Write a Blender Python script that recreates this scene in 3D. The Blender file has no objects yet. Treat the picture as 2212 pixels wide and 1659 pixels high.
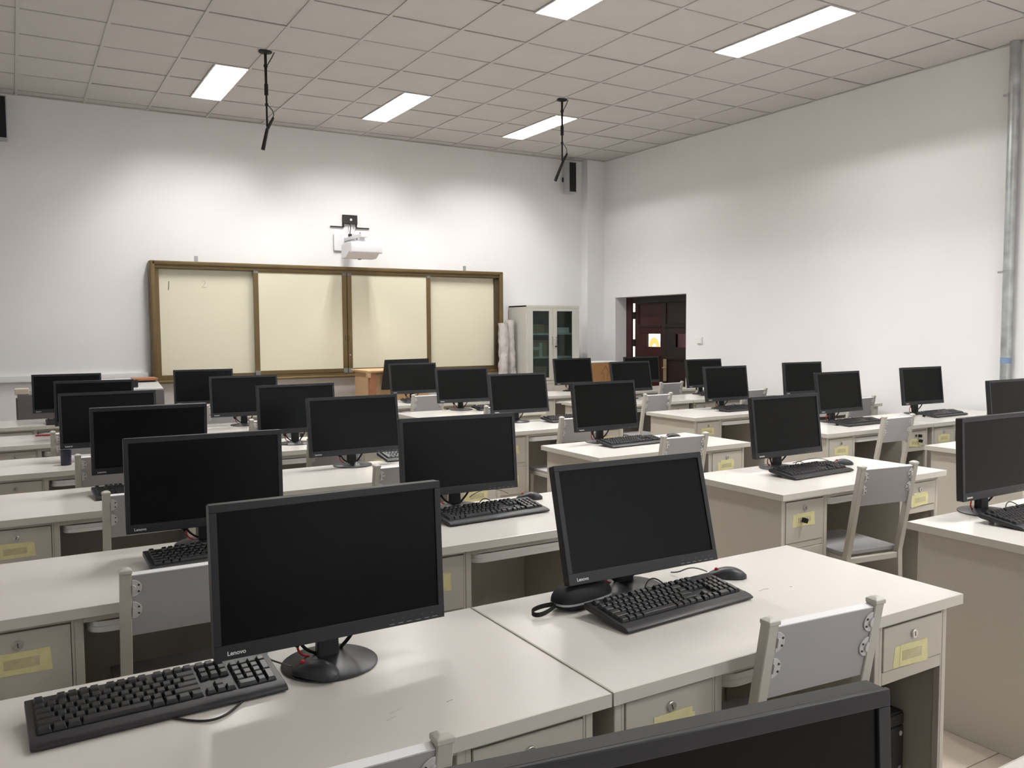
import bpy, bmesh, math, random
from mathutils import Vector, Matrix

SC = bpy.context.scene
C = SC.collection
random.seed(7)
PI = math.pi
R = math.radians

# ------------------------------------------------------------------ camera
F_PX = 1810.26
cam_d = bpy.data.cameras.new('camera')
cam_d.sensor_fit = 'HORIZONTAL'
cam_d.sensor_width = 36.0
cam_d.lens = 36.0 * F_PX / 2212.0
cam_d.clip_start = 0.02
cam_d.clip_end = 60
cam = bpy.data.objects.new('camera', cam_d)
C.objects.link(cam)
_r = Vector((0.85949538, -0.51110463, -0.00630565))
_u = Vector((0.03872704, 0.05281423, 0.99785313))
_f = Vector((0.50967432, 0.85789435, -0.06518716))
_m = Matrix((_r, _u, -_f)).transposed().to_4x4()
_m.translation = Vector((-0.1199, -7.1967, 1.48))
cam.matrix_world = _m
SC.camera = cam

# ------------------------------------------------------------------ world, exposure
W = bpy.data.worlds.new('world')
SC.world = W
W.use_nodes = True
W.node_tree.nodes['Background'].inputs[0].default_value = (0.86, 0.92, 1.0, 1)
W.node_tree.nodes['Background'].inputs[1].default_value = 3.2
SC.view_settings.view_transform = 'Standard'
SC.view_settings.look = 'None'
SC.view_settings.gamma = 1.0
SC.view_settings.use_curve_mapping = False
SC.view_settings.exposure = 0.17
SC.cycles.use_denoising = True
SC.cycles.max_bounces = 5
SC.cycles.diffuse_bounces = 3
SC.cycles.glossy_bounces = 3
SC.cycles.use_adaptive_sampling = True
SC.cycles.adaptive_threshold = 0.04
SC.cycles.sample_clamp_indirect = 6.0
LAMP_W = 40.0           # watts of each half of a ceiling fixture
LAMP_COL = (1.0, 0.988, 0.970)

# ------------------------------------------------------------------ materials
MATS = {}
def mat(name, col, rough=0.5, metal=0.0, spec=0.5, var=0.04, scale=8.0, bump=0.0, bscale=200.0,
        emit=None, estr=0.0, alpha=None, trans=0.0, ior=1.45):
    m = bpy.data.materials.new(name)
    m.use_nodes = True
    nt = m.node_tree
    b = nt.nodes['Principled BSDF']
    b.inputs['Roughness'].default_value = rough
    b.inputs['Metallic'].default_value = metal
    b.inputs['Specular IOR Level'].default_value = spec
    b.inputs['IOR'].default_value = ior
    tc = nt.nodes.new('ShaderNodeTexCoord')
    n = nt.nodes.new('ShaderNodeTexNoise')
    n.inputs['Scale'].default_value = scale
    n.inputs['Detail'].default_value = 3
    nt.links.new(tc.outputs['Object'], n.inputs['Vector'])
    ramp = nt.nodes.new('ShaderNodeValToRGB')
    lo = [max(0, c * (1 - var)) for c in col]
    hi = [min(1, c * (1 + var)) for c in col]
    ramp.color_ramp.elements[0].color = (*lo, 1)
    ramp.color_ramp.elements[1].color = (*hi, 1)
    ramp.color_ramp.elements[0].position = 0.3
    ramp.color_ramp.elements[1].position = 0.7
    nt.links.new(n.outputs['Fac'], ramp.inputs['Fac'])
    nt.links.new(ramp.outputs['Color'], b.inputs['Base Color'])
    if bump:
        n2 = nt.nodes.new('ShaderNodeTexNoise')
        n2.inputs['Scale'].default_value = bscale
        n2.inputs['Detail'].default_value = 2
        nt.links.new(tc.outputs['Object'], n2.inputs['Vector'])
        bp = nt.nodes.new('ShaderNodeBump')
        bp.inputs['Strength'].default_value = bump
        bp.inputs['Distance'].default_value = 0.002
        nt.links.new(n2.outputs['Fac'], bp.inputs['Height'])
        nt.links.new(bp.outputs['Normal'], b.inputs['Normal'])
    if emit:
        b.inputs['Emission Color'].default_value = (*emit, 1)
        b.inputs['Emission Strength'].default_value = estr
    if trans:
        b.inputs['Transmission Weight'].default_value = trans
    if alpha is not None:
        b.inputs['Alpha'].default_value = alpha
    MATS[name] = m
    return m

mat('wall', (0.86, 0.85, 0.85), 0.85, spec=0.2, var=0.012, scale=1.5, bump=0.15, bscale=60)
mat('wall_dark', (0.80, 0.78, 0.75), 0.85, spec=0.2, var=0.012)
mat('slab', (0.5, 0.5, 0.5), 0.9)
mat('ceil_tile', (0.60, 0.583, 0.560), 0.9, spec=0.15, var=0.02, scale=3, bump=0.25, bscale=120)
mat('tbar', (0.54, 0.53, 0.515), 0.5, var=0.01)
mat('floor_tile', (0.46, 0.39, 0.33), 0.22, var=0.05, scale=5)
mat('grout', (0.35, 0.31, 0.27), 0.8)
mat('desk_top', (0.73, 0.70, 0.655), 0.19, spec=0.85, var=0.015, scale=4, bump=0.05, bscale=700)
mat('desk_edge', (0.56, 0.54, 0.48), 0.4, var=0.01)
mat('desk_body', (0.50, 0.475, 0.415), 0.45, var=0.015, scale=3)
mat('desk_inner', (0.40, 0.375, 0.32), 0.55, var=0.02)
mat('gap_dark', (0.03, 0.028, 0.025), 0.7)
mat('tray', (0.74, 0.74, 0.72), 0.35, var=0.01)
mat('chrome', (0.62, 0.62, 0.62), 0.25, metal=1.0, var=0.05)
mat('steel_dull', (0.45, 0.46, 0.47), 0.45, metal=0.8, var=0.1, scale=14)
mat('galv', (0.50, 0.53, 0.54), 0.42, metal=0.75, var=0.22, scale=9)
mat('tape', (0.70, 0.66, 0.36), 0.55, var=0.06, scale=30)
mat('tape_paper', (0.52, 0.48, 0.29), 0.6, var=0.12, scale=60)
mat('bezel', (0.016, 0.017, 0.020), 0.42, spec=0.40, var=0.06)
mat('screen', (0.0045, 0.005, 0.005), 0.28, spec=0.12, var=0.05)
mat('shell', (0.014, 0.014, 0.015), 0.5, var=0.05)
mat('stand', (0.022, 0.022, 0.025), 0.38, var=0.05)
mat('logo', (0.75, 0.75, 0.75), 0.4)
mat('logo_dim', (0.07, 0.07, 0.07), 0.4)
mat('mark', (0.22, 0.22, 0.22), 0.5)
mat('key_body', (0.020, 0.020, 0.022), 0.45, var=0.05, bump=0.05, bscale=900)
mat('keycap', (0.012, 0.012, 0.013), 0.38, var=0.05)
mat('mouse', (0.022, 0.022, 0.025), 0.42, var=0.05)
mat('red', (0.55, 0.03, 0.03), 0.45)
mat('cable', (0.012, 0.012, 0.012), 0.5)
mat('cable_grey', (0.10, 0.10, 0.10), 0.5)
mat('chair_frame', (0.52, 0.50, 0.445), 0.42, var=0.02)
mat('chair_panel', (0.39, 0.38, 0.39), 0.5, var=0.015, scale=5)
mat('chair_edge_lit', (0.80, 0.80, 0.81), 0.45, var=0.01)
mat('plastic_tab', (0.62, 0.61, 0.60), 0.45)
mat('screw', (0.06, 0.06, 0.07), 0.4, metal=0.6)
mat('board', (0.72, 0.685, 0.535), 0.28, spec=0.5, var=0.012, scale=1.2)
mat('bronze', (0.155, 0.108, 0.05), 0.38, metal=0.45, var=0.08, scale=6)
mat('bronze_dark', (0.06, 0.042, 0.022), 0.5, var=0.08)
mat('corner_grey', (0.18, 0.18, 0.18), 0.5)
mat('ink', (0.10, 0.085, 0.07), 0.7)
mat('ink_faint', (0.50, 0.46, 0.36), 0.7)
mat('white_plastic', (0.82, 0.82, 0.85), 0.35, var=0.01)
mat('white_satin', (0.84, 0.835, 0.83), 0.45, var=0.01)
mat('blue', (0.03, 0.03, 0.35), 0.4)
mat('black_matte', (0.010, 0.010, 0.011), 0.6)
mat('black_cloth', (0.008, 0.008, 0.009), 0.8, bump=0.3, bscale=500)
mat('silver', (0.42, 0.44, 0.46), 0.45, metal=0.3, var=0.02)
mat('cab', (0.58, 0.57, 0.51), 0.5, var=0.015, scale=3)
mat('cab_in', (0.24, 0.27, 0.27), 0.6, var=0.03)
mat('shelf', (0.55, 0.62, 0.56), 0.5, var=0.02)
mat('carton', (0.40, 0.30, 0.18), 0.8, var=0.06)
mat('carton_orange', (0.44, 0.23, 0.10), 0.75, var=0.05)
mat('carton_print', (0.22, 0.11, 0.05), 0.8)
mat('packing_tape', (0.62, 0.63, 0.62), 0.3)
mat('wood_red', (0.32, 0.14, 0.065), 0.5, var=0.08, scale=10)
mat('wood_tan', (0.50, 0.33, 0.18), 0.5, var=0.05, scale=10)
mat('foam', (0.55, 0.52, 0.50), 0.35, var=0.16, scale=14, bump=0.6, bscale=40)
mat('door_wood', (0.040, 0.010, 0.009), 0.35, var=0.15, scale=6)
mat('door_dark', (0.016, 0.009, 0.008), 0.45, var=0.15, scale=6)
mat('brass', (0.42, 0.35, 0.24), 0.4, metal=0.6, var=0.06)
mat('orange', (0.62, 0.24, 0.06), 0.6)
mat('console', (0.15, 0.138, 0.135), 0.5, var=0.03)
mat('console_top', (0.75, 0.75, 0.74), 0.25, metal=0.3)
mat('navy', (0.016, 0.018, 0.034), 0.4)
mat('blue_tape', (0.22, 0.32, 0.48), 0.5, var=0.1, scale=40)
mat('lamp_inner', (0.90, 0.90, 0.88), 0.3, var=0.005)
mat('tube', (1, 1, 1), 0.4, emit=LAMP_COL, estr=14.0, var=0.0)
MATS['tube'].cycles.emission_sampling = 'NONE'
mat('beige', (0.62, 0.55, 0.46), 0.6)
mat('tower', (0.022, 0.022, 0.023), 0.45, var=0.05)

def glass_mat(name, tint, alpha, rough=0.03):
    m = bpy.data.materials.new(name)
    m.use_nodes = True
    nt = m.node_tree
    nt.nodes.remove(nt.nodes['Principled BSDF'])
    out = nt.nodes['Material Output']
    tr = nt.nodes.new('ShaderNodeBsdfTransparent')
    tr.inputs[0].default_value = (*tint, 1)
    gl = nt.nodes.new('ShaderNodeBsdfGlossy')
    gl.inputs['Roughness'].default_value = rough
    mix = nt.nodes.new('ShaderNodeMixShader')
    fr = nt.nodes.new('ShaderNodeLayerWeight')
    pw = nt.nodes.new('ShaderNodeMath'); pw.operation = 'POWER'; pw.inputs[1].default_value = 4.0
    ma = nt.nodes.new('ShaderNodeMath'); ma.operation = 'MULTIPLY_ADD'; ma.inputs[1].default_value = 0.8; ma.inputs[2].default_value = 0.03
    nt.links.new(fr.outputs['Facing'], pw.inputs[0]); nt.links.new(pw.outputs[0], ma.inputs[0])
    nt.links.new(ma.outputs[0], mix.inputs[0])
    nt.links.new(tr.outputs[0], mix.inputs[1])
    nt.links.new(gl.outputs[0], mix.inputs[2])
    nt.links.new(mix.outputs[0], out.inputs[0])
    MATS[name] = m
glass_mat('cab_glass', (0.62, 0.70, 0.69), 0.3)
glass_mat('door_glass', (0.92, 0.92, 0.92), 0.3)
glass_mat('dim_glass', (0.15, 0.105, 0.115), 0.3)

# ------------------------------------------------------------------ mesh helpers
class MB:
    def __init__(s):
        s.v = []; s.f = []
    def box(s, x0, x1, y0, y1, z0, z1):
        i = len(s.v)
        s.v += [(x0,y0,z0),(x1,y0,z0),(x1,y1,z0),(x0,y1,z0),(x0,y0,z1),(x1,y0,z1),(x1,y1,z1),(x0,y1,z1)]
        s.f += [(i,i+3,i+2,i+1),(i+4,i+5,i+6,i+7),(i,i+1,i+5,i+4),(i+1,i+2,i+6,i+5),(i+2,i+3,i+7,i+6),(i+3,i,i+4,i+7)]
        return s
    def loft(s, rings, cap=True, closed=True):
        i0 = len(s.v); n = len(rings[0])
        for r in rings: s.v += [tuple(p) for p in r]
        for k in range(len(rings)-1):
            a = i0+k*n; b = a+n
            for j in range(n if closed else n-1):
                j2 = (j+1) % n
                s.f.append((a+j, a+j2, b+j2, b+j))
        if cap:
            s.f.append(tuple(range(i0+n-1, i0-1, -1)))
            e = i0+(len(rings)-1)*n
            s.f.append(tuple(range(e, e+n)))
        return s
    def cyl(s, p0, p1, r0, r1=None, n=16):
        r1 = r0 if r1 is None else r1
        p0 = Vector(p0); p1 = Vector(p1)
        d = (p1-p0).normalized()
        a = d.orthogonal().normalized(); b = d.cross(a)
        rings = []
        for p, r in ((p0, r0), (p1, r1)):
            rings.append([p + (a*math.cos(2*PI*k/n) + b*math.sin(2*PI*k/n))*r for k in range(n)])
        return s.loft(rings)
    def tube(s, pts, r, n=8):
        pts = [Vector(p) for p in pts]
        rings = []
        prev = None
        for k, p in enumerate(pts):
            d = (pts[min(k+1, len(pts)-1)] - pts[max(k-1, 0)]).normalized()
            if prev is None: a = d.orthogonal().normalized()
            else: a = (prev - d*prev.dot(d)).normalized()
            prev = a; b = d.cross(a)
            rr = r[k] if isinstance(r, (list, tuple)) else r
            rings.append([p + (a*math.cos(2*PI*j/n) + b*math.sin(2*PI*j/n))*rr for j in range(n)])
        return s.loft(rings)
    def prism_x(s, poly, x0, x1):        # poly of (y,z)
        return s.loft([[(x0, y, z) for y, z in poly], [(x1, y, z) for y, z in poly]])
    def prism_y(s, poly, y0, y1):        # poly of (x,z)
        return s.loft([[(x, y0, z) for x, z in poly], [(x, y1, z) for x, z in poly]])
    def prism_z(s, poly, z0, z1):
        return s.loft([[(x, y, z0) for x, y in poly], [(x, y, z1) for x, y in poly]])
    def lathe(s, prof, n=32, cx=0, cy=0):     # prof of (r,z) bottom to top
        return s.loft([[(cx+r*math.cos(2*PI*k/n), cy+r*math.sin(2*PI*k/n), z) for k in range(n)] for r, z in prof])
    def mesh(s, name, material, bevel=0.0, seg=2, smooth=None):
        me = bpy.data.meshes.new(name)
        me.from_pydata(s.v, [], s.f)
        bm = bmesh.new(); bm.from_mesh(me)
        bmesh.ops.recalc_face_normals(bm, faces=bm.faces)
        if bevel:
            es = [e for e in bm.edges if len(e.link_faces) == 2 and e.calc_face_angle(0) > 0.5]
            bmesh.ops.bevel(bm, geom=es, offset=bevel, segments=seg, profile=0.5, affect='EDGES', clamp_overlap=True)
        for e in bm.edges:
            if len(e.link_faces) == 2 and e.calc_face_angle(0) > (0.7 if smooth else 0.35): e.smooth = False
        for f in bm.faces: f.smooth = bool(smooth) or bool(bevel)
        bm.to_mesh(me); bm.free()
        me.materials.append(MATS[material])
        return me
    def build(s, name, material, parent=None, bevel=0.0, seg=2, smooth=None, loc=None, rot=None):
        return put(name, s.mesh(name, material, bevel, seg, smooth), parent, loc, rot)

def put(name, me, parent=None, loc=None, rot=None):
    o = bpy.data.objects.new(name, me)
    C.objects.link(o)
    if parent is not None: o.parent = parent
    if loc is not None: o.location = loc
    if rot is not None: o.rotation_euler = rot
    return o

def empty(name, loc=(0, 0, 0), rz=0.0):
    o = bpy.data.objects.new(name, None)
    o.empty_display_size = 0.05
    C.objects.link(o)
    o.location = loc; o.rotation_euler = (0, 0, rz)
    return o

def tag(o, label, cat, group=None):
    o['label'] = label; o['category'] = cat
    if group: o['group'] = group
    return o

def struct(o, label=None):
    o['kind'] = 'structure'
    if label: o['label'] = label
    return o

def copy_tree(o, parent=None):
    c = o.copy(); C.objects.link(c); c.parent = parent
    for ch in [x for x in CH.get(o.name, [])]:
        copy_tree(ch, c)
    return c
CH = {}
def index_tree(o):
    CH[o.name] = list(o.children)
    for ch in o.children: index_tree(ch)

def arc(cx, cy, r, a0, a1, n):
    return [(cx + r*math.cos(a0+(a1-a0)*k/n), cy + r*math.sin(a0+(a1-a0)*k/n)) for k in range(n+1)]

def bez(p0, p1, p2, p3, n=14):
    P = [Vector(p) for p in (p0, p1, p2, p3)]
    return [P[0]*(1-t)**3 + P[1]*3*t*(1-t)**2 + P[2]*3*t*t*(1-t) + P[3]*t**3 for t in [k/n for k in range(n+1)]]

def text_mesh(txt, size, material, name, extrude=0.0002):
    cu = bpy.data.curves.new(name, 'FONT')
    cu.body = txt; cu.size = size; cu.extrude = extrude; cu.resolution_u = 3
    cu.space_character = 0.98
    cu.offset = size*0.012
    o = bpy.data.objects.new(name, cu); C.objects.link(o)
    dg = bpy.context.evaluated_depsgraph_get()
    me = bpy.data.meshes.new_from_object(o.evaluated_get(dg))
    bpy.data.objects.remove(o); bpy.data.curves.remove(cu)
    me.name = name
    me.materials.clear(); me.materials.append(MATS[material])
    return me

# ------------------------------------------------------------------ room shell
XL, XR, YB, YF, ZC = -1.35, 7.14, -11.0, 2.58, 3.822
ZT = 4.12
D0, D1, DZ = 0.742, 2.178, 1.912       # doorway in the right wall
T = 0.26

floor = struct(MB().box(XL-0.3, XR+T, YB-0.3, YF+0.3, -0.25, -0.012).build('floor', 'grout'), 'beige ceramic tile floor')
fx0, fy0, FS = XL, -5.63, 0.8
tile_me = {}
def floor_tile(x0, x1, y0, y1):
    key = (round(x1-x0, 3), round(y1-y0, 3))
    if key not in tile_me:
        tile_me[key] = MB().box(0, key[0]-0.004, 0, key[1]-0.004, -0.012, 0).mesh('floor_tile', 'floor_tile', bevel=0.001, seg=1)
    put('floor_tile', tile_me[key], floor, (x0+0.002, y0+0.002, 0))
ys = [fy0 + FS*k for k in range(-6, 12)]
ys = [YB] + [y for y in ys if YB < y < YF] + [YF]
xs = [2.2 + FS*k for k in range(-5, 8)]
xs = [XL] + [x for x in xs if XL < x < XR] + [XR]
for i in range(len(xs)-1):
    for j in range(len(ys)-1):
        floor_tile(xs[i], xs[i+1], ys[j], ys[j+1])

struct(MB().box(XL-0.3, XR+T, YF, YF+0.3, -0.25, ZT).build('wall_front', 'wall'), 'white painted front wall behind the board')
struct(MB().box(XL-0.3, XL, YB-0.3, YF, -0.25, ZT).build('wall_left', 'wall'), 'white painted left wall')
ADDED_WIN = [(0.6, 2.7), (3.3, 5.4)]            # added unseen windows: light the chair backs and drawer fronts from behind
WZ0, WZ1 = 0.95, 2.75
wb = MB()
wb.box(XL, XR+T, YB-0.3, YB, -0.25, WZ0); wb.box(XL, XR+T, YB-0.3, YB, WZ1, ZT)
for a, b in ((XL, ADDED_WIN[0][0]), (ADDED_WIN[0][1], ADDED_WIN[1][0]), (ADDED_WIN[1][1], XR+T)): wb.box(a, b, YB-0.3, YB, WZ0, WZ1)
struct(wb.build('wall_back', 'wall'), 'white painted back wall')
for k, (a, b) in enumerate(ADDED_WIN):
    w = struct(empty(f'added_window_{k+1}', (a, YB-0.18, WZ0)), 'added white framed glazing for daylight in the back wall, out of view')
    ww, wh = b-a, WZ1-WZ0
    fm = MB()
    for x in (0, ww/2-0.03, ww-0.06): fm.box(x, x+0.06, -0.03, 0.03, 0, wh)
    for z in (0, wh*0.68, wh-0.06): fm.box(0, ww, -0.028, 0.028, z, z+0.06)
    fm.build('added_window_frame', 'white_satin', w)
    for x0, x1 in ((0.06, ww/2-0.03), (ww/2+0.03, ww-0.06)):
        for z0, z1 in ((0.06, wh*0.68), (wh*0.68+0.06, wh-0.06)):
            MB().box(x0, x1, -0.004, 0.004, z0, z1).build('pane', 'door_glass', w)
    pl = bpy.data.lights.new('added_window_portal', 'AREA'); pl.shape = 'RECTANGLE'; pl.size = ww; pl.size_y = wh
    pl.cycles.is_portal = True
    po = bpy.data.objects.new('added_window_portal', pl); C.objects.link(po)
    po.location = ((a+b)/2, YB-0.25, (WZ0+WZ1)/2); po.rotation_euler = (-PI/2, 0, 0); po.rotation_euler = (PI/2, 0, 0)
wr = MB()
wr.box(XR, XR+T, YB, D0, -0.25, ZT)
wr.box(XR, XR+T, D1, YF, -0.25, ZT)
wr.box(XR, XR+T, D0, D1, DZ, ZT)
struct(wr.build('wall_right', 'wall'), 'white painted right wall with a door recess')
struct(MB().box(6.85, XR, 2.44, YF, 0, ZT).build('trim_1', 'wall'), 'white plastered corner pillar beside the door')

# suspended ceiling
ceil = struct(MB().box(XL-0.3, XR+T, YB-0.3, YF+0.3, ZT, ZT+0.15).build('ceiling', 'slab'), 'suspended ceiling of white square panels in a grid')
LX = [1.5, 3.3, 5.1]                     # left edges of the light troffers
NO_LIGHT = [(1.5, -6.6)]
LY = [0.6, -3.0, -6.6, -10.2]                   # near edges (1.2 m long)
def light_at(x0, x1, y0, y1):
    cx, cy = (x0+x1)/2, (y0+y1)/2
    for ly in LY:
        for lx in LX:
            if (lx, ly) in NO_LIGHT: continue
            if lx-0.31 < cx < lx+0.3 and ly < cy < ly+1.2 and x0 > lx-0.4 and x1 < lx+0.4: return lx
    return None
ctile = {}
def ceil_tile(x0, x1, y0, y1):
    w, h = round(x1-x0, 3), round(y1-y0, 3)
    if w < 0.02 or h < 0.02: return
    if (w, h) not in ctile:
        ctile[(w, h)] = MB().box(0.004, w-0.004, 0.011, h-0.011, 0.0, 0.014).mesh('ceiling_tile', 'ceil_tile', bevel=0.002, seg=1)
    put('ceiling_tile', ctile[(w, h)], ceil, (x0, y0, ZC + 0.007 + random.uniform(-0.001, 0.001)), (random.uniform(-.0015,.0015), random.uniform(-.0015,.0015), 0))
cxs = [XL] + [round(0.6*k, 3) for k in range(-2, 12)] + [XR]
cys = [YB] + [round(0.6*k, 3) for k in range(-18, 5)] + [YF]
back = MB()
for i in range(len(cxs)-1):
    for j in range(len(cys)-1):
        x0, x1, y0, y1 = cxs[i], cxs[i+1], cys[j], cys[j+1]
        lx = light_at(x0, x1, y0, y1)
        if lx is not None: x1 = lx
        if y0 < -4.85:
            back.box(x0+.004, x1-.004, y0+.004, y1-.004, ZC+.007, ZC+.02)
        else:
            ceil_tile(x0, x1, y0, y1)
bo = back.build('ceiling_tile', 'ceil_tile', ceil); bo['kind'] = 'stuff'
for x in cxs[1:-1]:
    MB().box(x-0.012, x+0.012, YB, YF, ZC-0.001, ZC+0.006).build('ceiling_runner', 'tbar', ceil)
for y in cys[1:-1]:
    m = MB()
    segs = [(XL, XR)]
    for ly in LY:
        if abs(y-(ly+0.6)) < 0.01:
            segs = []; p = XL
            for lx in LX:
                segs.append((p, lx)); p = lx+0.3
            segs.append((p, XR))
    for a, b in segs: m.box(a, b, y-0.008, y+0.008, ZC, ZC+0.007)
    m.build('cross_tee', 'tbar', ceil)
# half-tile runners that carry the left side of each fixture
ang = MB()
ang.box(XL, XR, YF-0.022, YF, ZC-0.003, ZC+0.004)
ang.box(XR-0.022, XR, YB, YF, ZC-0.003, ZC+0.004)
ang.box(XL, XL+0.022, YB, YF, ZC-0.003, ZC+0.004)
ang.build('wall_angle', 'tbar', ceil)

# ------------------------------------------------------------------ ceiling light fixtures
def lamp_data(name, w, l, power):
    ld = bpy.data.lights.new(name, 'AREA')
    ld.shape = 'RECTANGLE'; ld.size = w; ld.size_y = l
    ld.energy = power; ld.color = LAMP_COL
    return ld
hous = MB()
w_, l_, d_ = 0.300, 1.200, 0.135
for a in ((0, 0.006, 0, l_), (w_-0.006, w_, 0, l_)): hous.box(a[0], a[1], a[2], a[3], 0, d_)
hous.box(0, w_, 0, 0.006, 0, d_); hous.box(0, w_, l_-0.006, l_, 0, d_)
hous.box(0, w_, 0, l_, d_, d_+0.006)
hous_me = hous.mesh('housing', 'lamp_inner')
rim = MB()
rim.box(-0.006, 0.008, -0.006, l_+0.006, -0.003, 0.003); rim.box(w_-0.008, w_+0.006, -0.006, l_+0.006, -0.003, 0.003)
rim.box(0.008, w_-0.008, -0.006, 0.008, -0.003, 0.003); rim.box(0.008, w_-0.008, l_-0.008, l_+0.006, -0.003, 0.003)
rim_me = rim.mesh('rim', 'tbar')
# parabolic cross blade of the louvre
bl = MB().loft([[(0.008, -0.008, 0.035), (0.008, 0.008, 0.035), (0.008, 0.0008, 0.0), (0.008, -0.0008, 0.0)],
                [(w_-0.008, -0.008, 0.035), (w_-0.008, 0.008, 0.035), (w_-0.008, 0.0008, 0.0), (w_-0.008, -0.0008, 0.0)]])
blade_me = bl.mesh('louvre_blade', 'lamp_inner')
tube_me = MB().cyl((0, 0.03, 0), (0, l_-0.03, 0), 0.013, n=14).mesh('tube', 'tube', smooth=True)
lamp_words = {0.6: 'front', -3.0: 'second', -6.6: 'third', -10.2: 'rearmost'}
col_words = {1.5: 'left', 3.3: 'centre', 5.1: 'right'}
ldat = lamp_data('tube_light', 0.05, 1.12, LAMP_W)
ldat_front = lamp_data('tube_light', 0.05, 1.12, LAMP_W*0.80)  # front row dimmed to hold down the bright front wall
for ly in LY:
    for lx in LX:
        if (lx, ly) in NO_LIGHT: continue
        t = empty('ceiling_light', (lx, ly, ZC))
        tag(t, f'glowing white louvred ceiling light, {col_words[lx]} one of the {lamp_words[ly]} row', 'light', 'recessed ceiling lights')
        put('housing', hous_me, t); put('rim', rim_me, t)
        for k in range(1, 12): put('louvre_blade', blade_me, t, (0, 0.1*k, 0.002))
        for dx in (0.085, 0.215):
            put('tube', tube_me, t, (dx, 0, 0.097))
            lo = bpy.data.objects.new('tube_light', ldat_front if ly == 0.6 else ldat); C.objects.link(lo)
            lo.parent = t; lo.location = (dx, l_/2, 0.080)

# ------------------------------------------------------------------ doorway, corridor
fx = XR + 0.19
fr = empty('door_1', (fx, D0, 0))
struct(fr, 'dark red-brown double door ajar in the right wall')
MB().box(0, 0.03, D1-D0-0.125, D1-D0, 0, DZ).build('door_frame', 'door_wood', fr, bevel=0.004)
MB().box(0, 0.03, 0, 0.04, 0, DZ).build('door_frame', 'door_wood', fr, bevel=0.004)
MB().box(0, 0.03, 0.04, D1-D0-0.125, DZ-0.085, DZ).build('door_frame', 'door_dark', fr, bevel=0.004)
# leaves hang behind the frame; local y runs from the left edge (0) to -width
def leaf(name, width, material, panel_mat, glass, w0, w1):
    o = MB()
    H = DZ-0.055
    o.box(0, 0.04, -width, -width+0.07, 0, H); o.box(0, 0.04, -0.07, 0, 0, H)
    for z0, z1 in ((0, 0.16), (1.05, 1.225), (1.40, 1.53), (H-0.05, H)):
        o.box(0, 0.04, -width+0.07, -0.07, z0, z1)
    o.box(0, 0.04, -width+0.07, w0, 1.225, 1.40); o.box(0, 0.04, w1, -0.07, 1.225, 1.40)
    L = o.build(name, material, fr, bevel=0.003)
    MB().box(0.014, 0.026, -width+0.07, -0.07, 0.16, 1.05).build('panel', panel_mat, L)
    MB().box(0.014, 0.026, -width+0.07, -0.07, 1.53, H-0.05).build('panel', panel_mat, L)
    MB().box(0.018, 0.022, w0, w1, 1.225, 1.40).build('pane', glass, L)
    for z in (1.09, 1.50):
        MB().box(-0.012, 0.0, -width+0.06, -0.06, z-0.016, z+0.012).build('moulding', 'door_dark', L, bevel=0.003)
    return L
L1 = leaf('door_leaf', 0.575, 'door_wood', 'door_wood', 'door_glass', -0.495, -0.235)
L1.location = (0.040, 2.03-D0, 0.005); L1.rotation_euler = (0, 0, R(4))
L2 = leaf('door_leaf', 0.665, 'door_dark', 'door_dark', 'dim_glass', -0.53, -0.265)
L2.location = (0.032, 1.447-D0, 0.005)
lk = MB().box(-0.016, 0.0, -0.098, -0.040, 0.77, 1.065).build('lock_plate', 'brass', L2, bevel=0.002)
MB().tube([(-0.016, -0.068, 0.95), (-0.05, -0.068, 0.95), (-0.055, -0.08, 0.95), (-0.055, -0.15, 0.95)], 0.009).build('handle', 'brass', lk, smooth=True)
for z in (1.66, 1.28, 0.55):
    MB().cyl((0.026, 2.045-D0, z-0.05), (0.026, 2.045-D0, z+0.05), 0.012, n=10).box(0.031, 0.045, 2.02-D0, 2.075-D0, z-0.05, z+0.05).build('hinge', 'door_dark', fr)
# corridor beyond the door
CX = 9.4
corr = MB()
corr.box(CX, CX+0.1, -1.5, 5.5, -0.1, 3.2)
corr.box(XR+T, CX, 5.5, 5.6, -0.1, 3.2); corr.box(XR+T, CX, -1.6, -1.5, -0.1, 3.2)
corr.box(XR+T, CX, -1.5, 5.5, 3.1, 3.2)
corr.box(XR+T, XR+T+0.02, YF+0.3, 5.5, -0.1, 3.2)
struct(corr.build('wall_corridor', 'wall'), 'white corridor wall seen past the door')
struct(MB().box(XR+T, CX, -1.5, 5.5, -0.1, 0.0).build('floor_corridor', 'floor_tile'), 'corridor floor')
cl = bpy.data.lights.new('corridor_light', 'AREA'); cl.shape = 'RECTANGLE'; cl.size = 1.2; cl.size_y = 3.6; cl.energy = 230
cl.color = (1, 0.98, 0.95)
clo = bpy.data.objects.new('corridor_light', cl); C.objects.link(clo); clo.location = (8.4, 3.2, 3.05)

# light switch
sw = empty('light_switch', (XR, 0.485, 1.328)); tag(sw, 'white square light switch on the wall right of the door', 'switch')
MB().box(-0.016, 0, -0.043, 0.043, -0.043, 0.043).build('plate', 'white_satin', sw, bevel=0.004)
MB().box(-0.021, -0.014, -0.030, 0.030, -0.033, 0.033).build('rocker', 'white_satin', sw, bevel=0.002)

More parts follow.
